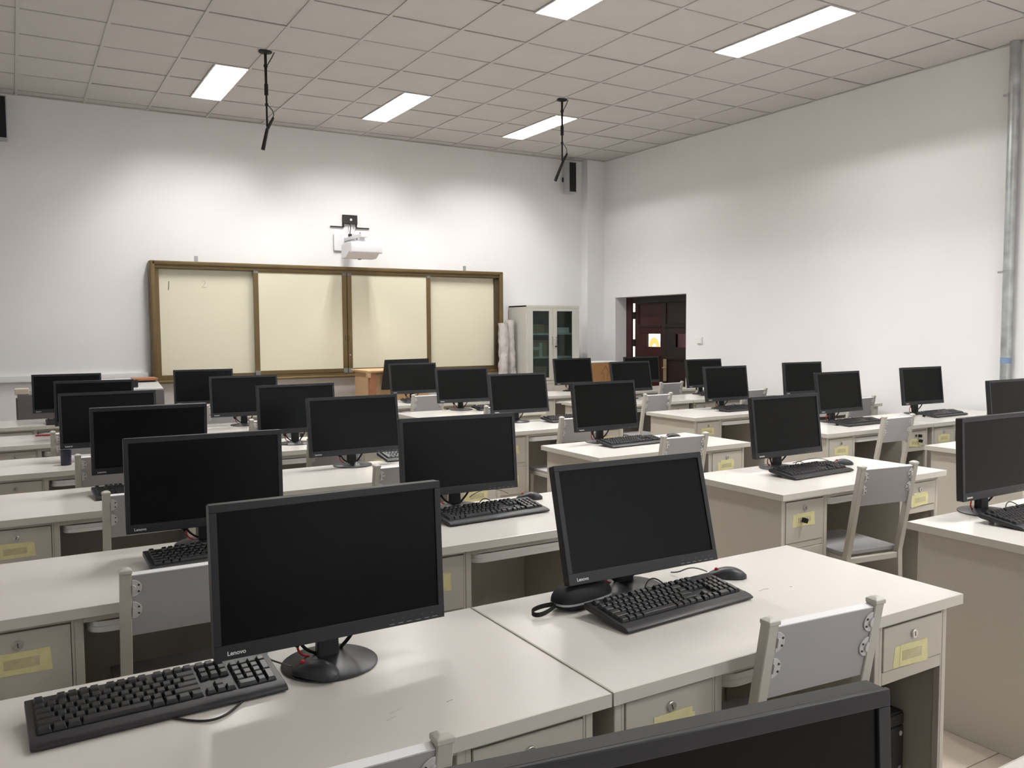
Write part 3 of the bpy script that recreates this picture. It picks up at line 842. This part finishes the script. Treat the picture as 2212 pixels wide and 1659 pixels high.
CHAIRS = [  # x centre, y of the back posts, yaw, label
 (0.262,-6.085,-2,'grey-backed chair cut off by the bottom edge, by the nearest keyboard'),
 (1.385,-6.012,-5,'grey-backed chair at the nearest desks, beside the yellow-taped right drawer'),
 (0.262,-4.865,0,'grey-backed chair, second row, leftmost column, behind the large monitor'),
 (0.32,-3.675,0,'grey-backed chair, third row, leftmost column'),
 (0.292,-2.515,0,'grey-backed chair beside the dark mug, leftmost column'),
 (0.225,-1.325,0,'grey-backed chair, fifth row, leftmost column'),
 (1.438,-3.64,0,'grey-backed chair, third row, second column from left'),
 (1.468,-2.545,0,'grey-backed chair, fourth row, second column from left'),
 (1.438,-1.305,0,'grey-backed chair, fifth row, second column from left'),
 (1.395,0.03,0,'grey-backed chair, farthest row, second column from left'),
 (3.236,-4.865,-8,'grey-backed chair pulled out at the desk with a key in its tape'),
 (3.208,-3.57,-2,'grey-backed chair in the middle column, third row'),
 (3.305,-2.385,0,'grey-backed chair in the middle column, fourth row'),
 (3.285,-1.335,0,'grey-backed chair in the middle column, fifth row'),
 (3.275,0.075,0,'grey-backed chair in the middle column, farthest row'),
 (5.148,-3.60,0,'grey-backed chair at the desk with black keys in its lock'),
 (5.105,-1.12,0,'grey-backed chair in the fourth column from left, fifth row'),
 (6.352,0.10,0,'grey-backed chair in front of the dark double door'),
 (6.306,-1.20,0,'grey-backed chair in the column along the right wall, fifth row'),
 (6.336,-2.43,0,'grey-backed chair in the column along the right wall, fourth row'),
 (6.352,-3.64,0,'grey-backed chair in the column along the right wall, third row'),
]
first = True
for x, y, yaw, lab in CHAIRS:
    o = chp if first else copy_tree(chp)
    first = False
    o.location = (x, y, 0); o.rotation_euler = (0, 0, R(yaw))
    tag(o, lab, 'chair', 'metal chairs at the desks')

# ------------------------------------------------------------------ things on and under the desks
def tower(x, y, label):
    o = empty('computer_tower', (x, y, 0.055)); tag(o, label, 'computer')
    b = MB().box(0, 0.165, 0, 0.36, 0, 0.33).build('case', 'tower', o, bevel=0.003)
    MB().box(0.004, 0.161, -0.006, 0.0, 0.004, 0.290).build('front_panel', 'tower', o, bevel=0.003)
    MB().box(0.004, 0.161, -0.006, 0.0, 0.294, 0.326).build('front_panel', 'tower', o, bevel=0.003)
    MB().cyl((0.145, -0.006, 0.27), (0.145, -0.008, 0.27), 0.007, n=16).build('power_button', 'silver', o)
    for z in (0.135, 0.16):
        MB().box(0.138, 0.150, -0.0068, -0.005, z, z+0.014).build('port', 'mark', o)
    return o
tower(COLX['A1']+0.975, -5.89+0.13, 'black desktop computer tower in the niche under the nearest right drawer')
tower(dx('C0', 3)+0.960, -3.40+0.12, 'black desktop computer tower under the desk with lock keys')

# zipped case with a wrist strap
gc = empty('zipped_case', (1.150, -5.414, DH), R(10)); tag(gc, 'black zipped hard case with a wrist strap lying by the keyboard', 'case')
def shell_rings(z0, z1, up):
    rings = []
    for k in range(9):
        t = k/8
        a = t*PI/2
        s = math.cos(a)**0.55 if t < 1 else 0.0
        z = z0 + (z1-z0)*math.sin(a)
        s = max(s, 0.25)
        rings.append([(0.096*s*math.copysign(abs(math.cos(2*PI*j/28))**0.62, math.cos(2*PI*j/28)), 0.045*s*math.copysign(abs(math.sin(2*PI*j/28))**0.7, math.sin(2*PI*j/28)), z) for j in range(28)])
    return rings
MB().loft(shell_rings(0.024, 0.062, True)).build('lid', 'black_cloth', gc, smooth=True)
MB().loft(shell_rings(0.019, 0.0, False)).build('shell', 'black_cloth', gc, smooth=True)
zr = []
for z, s in ((0.0185, 0.985), (0.019, 1.012), (0.024, 1.012), (0.0245, 0.985)):
    zr.append([(0.096*s*math.copysign(abs(math.cos(2*PI*j/28))**0.62, math.cos(2*PI*j/28)), 0.045*s*math.copysign(abs(math.sin(2*PI*j/28))**0.7, math.sin(2*PI*j/28)), z) for j in range(28)])
MB().loft(zr).build('zip', 'silver', gc, smooth=True)
st = []
lp = bez((-0.090, 0.0, 0.021), (-0.12, 0.018, 0.022), (-0.165, 0.032, 0.014), (-0.170, 0.006, 0.012), 10)[:-1] + bez((-0.170, 0.006, 0.012), (-0.173, -0.020, 0.010), (-0.13, -0.012, 0.012), (-0.090, 0.0, 0.021), 10)
sm = MB()
sm.loft([[(p.x, p.y, p.z-0.006), (p.x+0.0008, p.y+0.0012, p.z-0.006), (p.x+0.0008, p.y+0.0012, p.z+0.006), (p.x, p.y, p.z+0.006)] for p in lp])
sm.build('wrist_strap', 'black_cloth', gc)

mg = empty('mug', (0.105, -2.01, DH)); tag(mg, 'dark blue mug beside a chair post in the leftmost column', 'mug')
MB().lathe([(0.024, 0.0), (0.026, 0.003), (0.028, 0.082), (0.025, 0.082), (0.023, 0.012), (0.001, 0.010)], n=28).build('cup', 'navy', mg, smooth=True)
MB().tube([(0, 0.026, 0.068), (0, 0.044, 0.066), (0, 0.050, 0.045), (0, 0.044, 0.022), (0, 0.025, 0.02)], 0.004).build('handle', 'navy', mg, smooth=True)
rp = empty('red_pen', (-0.01, -0.45, DH+0.005), R(-5)); tag(rp, 'small red pen lying on the fifth-row desk, leftmost column', 'pen')
MB().cyl((0, 0, 0), (0.10, 0, 0), 0.0045, n=10).build('barrel', 'red', rp, smooth=True)
MB().cyl((0.10, 0, 0), (0.125, 0, 0), 0.0055, 0.004, n=10).build('cap', 'red', rp, smooth=True)
cp = tag(MB().tube([Vector((-0.122,-5.562,DH)) + Vector((0.235+0.13*t, 0.012-0.05*math.sin(PI*t)+0.01*t, 0.003)) for t in [k/16 for k in range(17)]], 0.0025, n=6).build('cable_loop', 'cable', smooth=True), 'thin black cable loop peeking out under the nearest keyboard', 'cable')

# ------------------------------------------------------------------ sliding board on the front wall
bd = empty('sliding_board', (1.15, 2.58, 0.92)); tag(bd, 'wide cream sliding board in a bronze metal frame', 'board')
bw, bh = 4.33, 1.315
yo = -0.145                               # front of frame relative to the wall
MB().box(0, 0.055, yo, -0.004, 0, bh).build('frame_stile', 'bronze', bd, bevel=0.012, seg=3)
MB().box(bw-0.055, bw, yo, -0.004, 0, bh).build('frame_stile', 'bronze', bd, bevel=0.012, seg=3)
MB().box(0.02, bw-0.02, yo, -0.004, bh-0.045, bh).build('frame_rail', 'bronze', bd, bevel=0.012, seg=3)
MB().box(0.02, bw-0.02, yo-0.035, -0.004, 0, 0.030).build('chalk_ledge', 'bronze', bd, bevel=0.008, seg=3)
tr = MB()
tr.box(0.055, bw-0.055, -0.10, -0.006, bh-0.085, bh-0.045); tr.box(0.055, bw-0.055, -0.125, -0.116, bh-0.075, bh-0.045)
tr.box(0.055, bw-0.055, -0.10, -0.006, 0.030, 0.085); tr.box(0.055, bw-0.055, -0.125, -0.116, 0.030, 0.055)
tr.build('slide_track', 'bronze', bd)
MB().box(0.055, 0.095, -0.10, -0.006, 0.08, bh-0.08).build('inner_stile', 'bronze', bd, bevel=0.003)
MB().box(bw-0.105, bw-0.055, -0.10, -0.006, 0.08, bh-0.08).build('inner_stile', 'bronze_dark', bd, bevel=0.003)
fixed = MB().box(0.090, bw/2, -0.060, -0.045, 0.08, bh-0.08).build('fixed_panel', 'board', bd)
MB().box(bw/2+0.004, bw-0.10, -0.060, -0.045, 0.08, bh-0.08).build('fixed_panel', 'board', bd)
for x0, x1, tag_ in ((1.085, 2.180, 0), (2.186, 3.282, 1)):
    s = MB().box(x0+0.045, x1-0.045, -0.108, -0.098, 0.095, bh-0.090).build('sliding_panel', 'board', bd)
    for a, b in ((x0, x0+0.055), (x1-0.055, x1)):
        MB().box(a, b, -0.118, -0.094, 0.055, bh-0.052).build('panel_stile', 'bronze', s, bevel=0.004, seg=2)
    MB().box(x0+0.055, x1-0.055, -0.117, -0.094, bh-0.095, bh-0.054).build('panel_rail', 'bronze', s, bevel=0.004, seg=2)
    MB().box(x0+0.055, x1-0.055, -0.117, -0.094, 0.057, 0.105).build('panel_rail', 'bronze', s, bevel=0.004, seg=2)
    for cx_ in (x0, x1-0.056):
        for cz_ in (0.050, bh-0.105):
            MB().box(cx_, cx_+0.056, -0.121, -0.110, cz_, cz_+0.056).build('corner_cap', 'corner_grey', s, bevel=0.003)
    hx = x1-0.020 if tag_ == 0 else x0+0.020
    MB().box(hx-0.005, hx+0.005, -0.128, -0.117, 0.44, 0.50).build('pull', 'bronze', s, bevel=0.003)
    if tag_ == 1:
        MB().cyl((x0+0.022, -0.117, 0.265), (x0+0.022, -0.125, 0.265), 0.011, n=16).build('panel_lock', 'chrome', s)
for x in (0.497, 3.826):
    MB().box(x-0.020, x+0.020, -0.006, 0.0, bh-0.01, bh+0.072).box(x-0.020, x+0.020, -0.06, 0.0, bh, bh+0.004).build('wall_bracket', 'steel_dull', bd)
# handwriting left on the board
MB().tube([(0.200, -0.0605, 1.10), (0.197, -0.0605, 1.055), (0.193, -0.0605, 1.005)], 0.0042, n=5).build('written_mark', 'ink', fixed)
two = [(0.552, 1.108), (0.562, 1.122), (0.578, 1.124), (0.588, 1.110), (0.585, 1.092), (0.570, 1.072), (0.548, 1.050), (0.570, 1.050), (0.598, 1.049)]
MB().tube([(x-0.012, -0.0605, z-0.008) for x, z in two], 0.0022, n=5).build('written_mark', 'ink_faint', fixed)

# cable trunking on the wall
tk = empty('cable_trunking', (XL, 2.58, 0.98)); tag(tk, 'white cable trunking along the wall left of the board', 'trunking')
MB().box(0, 2.47, -0.045, 0, 0, 0.062).build('duct', 'white_satin', tk, bevel=0.003)
MB().box(0, 2.47, -0.0465, -0.043, 0.012, 0.050).build('lid', 'white_satin', tk, bevel=0.001)

# ------------------------------------------------------------------ projector and receiver box
pj = empty('wall_projector', (3.30, 2.58, 2.43)); tag(pj, 'white short-throw projector on a wall arm above the board', 'projector')
MB().box(-0.085, 0.080, -0.030, 0, 0.0, 0.20).build('wall_plate', 'white_plastic', pj, bevel=0.008, seg=2)
MB().box(0.04, 0.13, -0.60, -0.01, 0.115, 0.155).build('arm', 'white_satin', pj, bevel=0.006, seg=2)
MB().box(0.05, 0.12, -0.42, -0.025, 0.075, 0.116).build('arm_brace', 'silver', pj, bevel=0.003)
MB().box(0.00, 0.20, -0.56, -0.40, 0.060, 0.072).box(0.055, 0.115, -0.52, -0.44, 0.07, 0.118).build('mount', 'white_satin', pj, bevel=0.002)
pb = MB().loft([[(-0.09, -0.63, 0.055), (-0.09, -0.63, -0.060), (-0.09, -0.60, -0.072), (-0.09, -0.56, -0.050), (-0.09, -0.43, -0.115), (-0.09, -0.29, -0.115), (-0.09, -0.29, 0.040), (-0.09, -0.42, 0.060)],
                [(0.29, -0.63, 0.055), (0.29, -0.63, -0.060), (0.29, -0.60, -0.072), (0.29, -0.56, -0.050), (0.29, -0.43, -0.115), (0.29, -0.29, -0.115), (0.29, -0.29, 0.040), (0.29, -0.42, 0.060)]]).build('projector_body', 'white_plastic', pj, bevel=0.008, seg=2)
MB().cyl((0.10, -0.38, -0.115), (0.10, -0.38, -0.128), 0.018, n=18).build('lens_cap', 'silver', pb)
MB().cyl((0.055, -0.20, 0.185), (0.055, -0.20, 0.155), 0.022, n=16).build('cable_clamp', 'black_matte', pj)
MB().cyl((0.09, -0.20, 0.195), (0.16, -0.22, 0.185), 0.028, n=18).build('cable_coil', 'white_satin', pj, smooth=True)
MB().cyl((0.16, -0.22, 0.185), (0.172, -0.222, 0.183), 0.026, n=18).build('coil_end', 'blue', pj, smooth=True)
MB().tube(bez((0.11, -0.035, 0.33), (0.11, -0.10, 0.26), (0.06, -0.18, 0.25), (0.055, -0.20, 0.18), 12), 0.005).build('cable', 'cable', pj, smooth=True)
MB().tube(bez((0.17, -0.035, 0.33), (0.18, -0.08, 0.27), (0.13, -0.16, 0.24), (0.12, -0.20, 0.20), 12), 0.003).build('cable', 'cable_grey', pj, smooth=True)
rb = empty('receiver_box', (3.33, 2.58, 2.755)); tag(rb, 'small black receiver box above the projector with flat side arms', 'receiver')
MB().box(0, 0.182, -0.035, 0, 0, 0.108).build('box', 'black_matte', rb, bevel=0.004)
MB().lathe([(0.010, 0.0), (0.015, 0.0), (0.015, 0.0015), (0.010, 0.0015)], n=24).build('emblem', 'logo', rb, loc=(0.10, -0.0352, 0.052), rot=(PI/2, 0, 0))
MB().box(0.078, 0.125, -0.0362, -0.035, 0.010, 0.0145).build('lettering_line', 'logo_dim', rb)
for pts in ([(0.010, 0.0), (0.010, -0.035), (-0.150, -0.045)], [(0.172, 0.0), (0.172, -0.038), (0.335, -0.028)]):
    a, b, c_ = pts
    m = MB().box(min(a[0], b[0])-0.008, a[0]+0.008, -0.020, -0.002, b[1]-0.006, 0.004)
    m.box(min(b[0], c_[0]), max(b[0], c_[0]), -0.020, -0.002, b[1]-0.008, b[1]+0.004)
    m.build('side_arm', 'black_matte', rb)

# ------------------------------------------------------------------ wall speakers
def speaker(x, label):
    o = empty('wall_speaker', (x, 2.58, 3.335)); tag(o, label, 'speaker', 'wall speakers')
    MB().box(0, 0.125, -0.235, -0.105, 0, 0.42).build('cabinet', 'silver', o, bevel=0.004)
    MB().box(0.010, 0.115, -0.241, -0.233, 0.018, 0.408).build('grille', 'black_cloth', o, bevel=0.003)
    MB().box(0.045, 0.080, -0.107, 0, 0.18, 0.24).build('bracket', 'black_matte', o)
    return o
speaker(6.472, 'slim silver wall speaker with black grille beside the corner pillar')
speaker(-0.212, 'slim black wall speaker at the left edge of the photo')

# ------------------------------------------------------------------ hanging microphones
def mic(x, y, label, dx, tipz):
    o = empty('hanging_microphone', (x, y, ZC)); tag(o, label, 'microphone', 'microphones hanging from the ceiling')
    MB().lathe([(0.012, -0.022), (0.030, -0.018), (0.055, -0.010), (0.056, -0.004), (0.050, 0.004)], n=28).build('ceiling_disc', 'black_matte', o, smooth=True)
    rod = MB().cyl((0, 0, -0.02), (0, 0, -0.30), 0.012, 0.011, n=12).cyl((0, 0, -0.28), (0, 0, -0.62), 0.0085, n=12).build('rod', 'black_matte', o, smooth=True)
    for z0, z1, r in ((-0.110, -0.128, 0.017), (-0.27, -0.36, 0.0165), (-0.430, -0.447, 0.014)):
        MB().cyl((0, 0, z0), (0, 0, z1), r, n=14).build('collar', 'black_matte', rod, smooth=True)
    MB().tube([(0.045+dx*0.2, 0, -0.54), (0.022, 0, -0.60), (-0.005, 0, -0.655)], [0.010, 0.013, 0.014], n=12).build('clip', 'black_matte', o, smooth=True)
    MB().cyl((-0.002, 0, -0.65), (-dx, 0, tipz-ZC), 0.0145, 0.0165, n=14).build('capsule', 'black_matte', o, smooth=True)
    MB().tube(bez((0.008, 0, -0.44), (0.05, 0, -0.48), (0.07, 0, -0.50), (0.048, 0, -0.545), 12), 0.0035).build('cable', 'cable', o, smooth=True)
    MB().tube([(0.010, 0, -0.118), (0.052, 0, -0.045), (0.075, 0, 0.003)], 0.004).build('cable', 'cable', o, smooth=True)
mic(1.795, 0.05, 'black microphone hanging from the ceiling, left one', 0.040, 3.005)
mic(4.802, 0.05, 'black microphone hanging from the ceiling, right one', 0.085, 2.995)

# ------------------------------------------------------------------ galvanised pipe on the right wall
pp = empty('vertical_pipe', (7.096, -3.235, 0)); tag(pp, 'grey galvanised vertical pipe on the right wall', 'pipe')
MB().cyl((0, 0, 0), (0, 0, ZC+0.1), 0.041, n=28).build('pipe', 'galv', pp, smooth=True)
for z in (3.41, 1.94, 0.45):
    b = MB().lathe([(0.0415, z-0.010), (0.044, z-0.010), (0.044, z+0.010), (0.0415, z+0.010)], n=28)
    b.box(0.02, 0.038, -0.01, 0.01, z-0.010, z+0.010); b.box(-0.012, 0.012, 0.036, 0.085, z-0.012, z+0.004)
    b.build('bracket', 'steel_dull', pp)
MB().lathe([(0.0412, 1.165), (0.0422, 1.165), (0.0422, 1.215), (0.0412, 1.215)], n=28).build('blue_tape', 'blue_tape', pp, smooth=True)
MB().lathe([(0.0412, ZC-0.008), (0.0435, ZC-0.008), (0.0435, ZC-0.004), (0.0412, ZC-0.004)], n=28).build('ceiling_collar', 'steel_dull', pp)

# ------------------------------------------------------------------ glass-door cabinet and its contents
cb = empty('steel_cabinet', (5.625, 2.08, 0)); tag(cb, 'grey-beige steel cabinet with glass doors beside the board', 'cabinet')
cw, cdp, chh = 0.83, 0.47, 1.79
m = MB()
m.box(0, 0.018, 0.02, cdp, 0, chh); m.box(cw-0.018, cw, 0.02, cdp, 0, chh)
m.box(0, cw, 0.02, cdp, chh-0.02, chh); m.box(0, cw, 0.02, cdp, 0, 0.08)
m.build('carcass', 'cab', cb, bevel=0.002)
MB().box(0.018, cw-0.018, cdp-0.012, cdp-0.002, 0.08, chh-0.02).build('back_panel', 'cab_in', cb)
MB().box(0, cw, 0.0, 0.02, chh-0.035, chh).build('top_rail', 'cab', cb, bevel=0.002)
for z in (0.80, 1.115, 1.425):
    MB().box(0.018, cw-0.018, 0.03, cdp-0.014, z-0.022, z).build('shelf', 'shelf', cb, bevel=0.001)
MB().box(0, cw, 0.004, 0.02, 0.76, 0.80).build('middle_rail', 'cab', cb, bevel=0.002)
for s_, (x0, x1) in enumerate(((0.004, cw/2-0.001), (cw/2+0.001, cw-0.004))):
    gx0, gx1 = (0.090, 0.345) if s_ == 0 else (0.468, 0.716)
    d = MB(); z0, z1 = 0.803, chh-0.037
    d.box(x0, gx0, 0, 0.02, z0, z1); d.box(gx1, x1, 0, 0.02, z0, z1)
    d.box(gx0, gx1, 0, 0.02, z0, z0+0.035); d.box(gx0, gx1, 0, 0.02, 1.715, z1)
    do = d.build('glass_door', 'cab', cb, bevel=0.0015, seg=1)
    MB().box(gx0-0.01, gx1+0.01, 0.008, 0.012, z0+0.025, 1.725).build('pane', 'cab_glass', do)
    hx = cw/2 - 0.030 if s_ == 0 else cw/2 + 0.030
    MB().tube([(hx, 0, 1.375), (hx, -0.022, 1.372), (hx, -0.024, 1.36), (hx, -0.024, 1.30), (hx, -0.022, 1.288), (hx, 0, 1.285)], 0.006).build('handle', 'chrome', do, smooth=True)
    if s_ == 1:
        MB().cyl((hx-0.006, 0, 1.25), (hx-0.006, -0.006, 1.25), 0.011, n=16).build('lock', 'chrome', do)
        MB().box(hx-0.002, hx+0.012, -0.024, -0.004, 1.240, 1.256).build('key', 'black_matte', do)
    MB().box(x0, x1, 0, 0.02, 0.085, 0.757).build('steel_door', 'cab', cb, bevel=0.0015, seg=1)
def carton(x0, x1, y0, y1, z0, z1, label, material='carton', strip=False):
    o = empty('carton', (x0, y0, z0)); tag(o, label, 'box')
    w, d, h = x1-x0, y1-y0, z1-z0
    MB().box(0, w, 0, d, 0, h).build('box', material, o, bevel=0.003)
    MB().box(w/2-0.02, w/2+0.02, -0.0006, d, h-0.0005, h+0.0006).build('tape', 'packing_tape', o)
    if strip:
        MB().box(w*0.42, w*0.62, -0.0015, 0.0, 0.0, h*0.86).box(0, w*0.45, -0.0012, 0.0, h*0.42, h*0.60).build('tape', 'packing_tape', o)
    return o
cxo, cyo = 5.625, 2.08
carton(cxo+0.10, cxo+0.33, cyo+0.10, cyo+0.36, 1.425, 1.545, 'flat brown carton on the upper left cabinet shelf')
carton(cxo+0.47, cxo+0.73, cyo+0.10, cyo+0.36, 1.425, 1.500, 'pale flat box on the upper right cabinet shelf', 'white_satin')
carton(cxo+0.14, cxo+0.37, cyo+0.08, cyo+0.34, 1.115, 1.33, 'taped brown carton on the middle cabinet shelf', 'carton', True)
carton(cxo+0.15, cxo+0.36, cyo+0.08, cyo+0.34, 0.80, 0.985, 'tan carton at the bottom behind the cabinet glass')

# bubble-wrapped rolls leaning by the cabinet
def roll(x, y, r, h, label, seed):
    rn = random.Random(seed)
    o = empty('wrapped_roll', (x, y, 0)); tag(o, label, 'roll')
    rings = []
    n = 18
    for k in range(34):
        z = h*k/33
        rings.append([((r+rn.uniform(-.012, .010)*(1 if k % 3 else 1.6))*math.cos(2*PI*j/n)+0.012*math.sin(z*4+seed), (r+rn.uniform(-.012, .010))*math.sin(2*PI*j/n), z) for j in range(n)])
    MB().loft(rings).build('wrapping', 'foam', o, smooth=True)
    MB().cyl((0.0, 0, h-0.01), (0.0, 0, h+0.004), r*0.55, n=14).build('core', 'carton', o)
roll(5.385, 2.30, 0.062, 1.56, 'tall crinkled grey wrapped roll standing between board and cabinet', 3)
roll(5.535, 2.345, 0.055, 1.60, 'second wrapped roll right behind the crinkled one, against the cabinet', 5)

# orange carton by the door with an arrow print
oc = empty('orange_carton', (6.372, 1.75, 0)); tag(oc, 'tall orange-brown carton with an up-arrow print beside the cabinet', 'box')
MB().box(0, 0.50, 0, 0.30, 0, 1.03).build('box', 'carton_orange', oc, bevel=0.004)
MB().box(-0.004, 0.504, -0.004, 0.304, 1.028, 1.042).build('plastic_cover', 'white_satin', oc, bevel=0.003)
am = MB()
for p in ([(0.20, 0.885), (0.275, 0.985)], [(0.275, 0.985), (0.34, 0.885)], [(0.20, 0.885), (0.245, 0.885)], [(0.30, 0.885), (0.34, 0.885)], [(0.245, 0.885), (0.245, 0.80)], [(0.30, 0.885), (0.30, 0.80)]):
    am.tube([(p[0][0], -0.0006, p[0][1]), (p[1][0], -0.0006, p[1][1])], 0.0032, n=4)
am.build('arrow_print', 'carton_print', oc)

# wooden lectern with a dark panel
lc = empty('lectern', (3.25, 1.60, 0)); tag(lc, 'tan and brown wooden lectern with a dark screen in front of the board', 'lectern')
MB().box(0.03, 0.75, 0.02, 0.50, 0, 1.005).build('body', 'wood_tan', lc, bevel=0.004)
MB().box(0.02, 0.095, -0.005, 0.06, 0, 1.005).build('corner_post', 'wood_red', lc, bevel=0.006)
MB().box(-0.005, 0.80, -0.015, 0.54, 1.005, 1.03).box(-0.008, 0.03, -0.012, 0.05, 0.95, 1.01).build('top', 'wood_tan', lc, bevel=0.006)
MB().box(0.20, 0.74, 0.012, 0.02, 0.955, 0.965).build('trim_strip', 'wood_red', lc)
MB().loft([[(0.135, -0.060, 0.815), (0.69, -0.060, 0.815), (0.69, -0.04, 0.815), (0.135, -0.04, 0.815)], [(0.165, -0.10, 1.150), (0.70, -0.10, 1.155), (0.70, -0.08, 1.155), (0.165, -0.08, 1.150)]]).box(0.38, 0.46, -0.07, 0.03, 0.90, 0.96).build('screen_panel', 'black_matte', lc)

# grey teacher console
tc_ = empty('teacher_console', (-0.115, 1.30, 0)); tag(tc_, 'long grey metal teacher console in the far left corner', 'console')
MB().box(0.008, 1.21, 0.0, 0.55, 0, 0.93).build('body', 'console', tc_, bevel=0.006)
MB().prism_x([(0.0, 0.931), (0.0, 0.948), (0.55, 1.02), (0.55, 0.931)], 0.30, 1.20).build('sloped_top', 'console_top', tc_, bevel=0.003)
MB().box(0.98, 1.20, 0.30, 0.56, 1.005, 1.028).build('wood_trim', 'wood_red', tc_, bevel=0.004)
MB().box(-0.012, 0.10, 0.02, 0.16, 0.931, 0.985).build('side_box', 'beige', tc_, bevel=0.008)
MB().box(-0.005, 0.008, 0.05, 0.09, 0.60, 0.90).build('hinge', 'mark', tc_)
ts = tag(MB().box(0.42, 0.875, 1.36, 1.385, 0.9585, 1.028).build('console_screen', 'black_matte', bevel=0.003), 'thin dark screen edge on the grey teacher console', 'screen')

# sign outside the door, seen through the door pane
sg = empty('corridor_sign', (CX-0.01, 3.99, 1.015)); tag(sg, 'white sign with an orange arch seen through the door pane', 'sign')
MB().box(-0.004, 0.004, -0.6, 0.6, -0.4, 0.6).build('board', 'white_satin', sg)
ar = []
outer = [(0.14*math.cos(PI*k/16), 0.17*math.sin(PI*k/16)+0.14) for k in range(17)]
inner = [(0.055*math.cos(PI*k/16), 0.075*math.sin(PI*k/16)+0.13) for k in range(16, -1, -1)]
poly = [(0.155, -0.1)] + outer + [(-0.155, -0.1), (-0.065, -0.1)] + inner + [(0.065, -0.1)]
am = MB()
up = [(0.155, -0.12)] + outer + [(-0.155, -0.12)]
dn = [(0.07, -0.12)] + inner[::-1] + [(-0.07, -0.12)]
for k in range(len(up)-1):
    am.loft([[(-0.008, up[k][0], up[k][1]), (-0.008, up[k+1][0], up[k+1][1]), (-0.008, dn[k+1][0], dn[k+1][1]), (-0.008, dn[k][0], dn[k][1])],
             [(-0.003, up[k][0], up[k][1]), (-0.003, up[k+1][0], up[k+1][1]), (-0.003, dn[k+1][0], dn[k+1][1]), (-0.003, dn[k][0], dn[k][1])]])
am.build('arch', 'orange', sg)
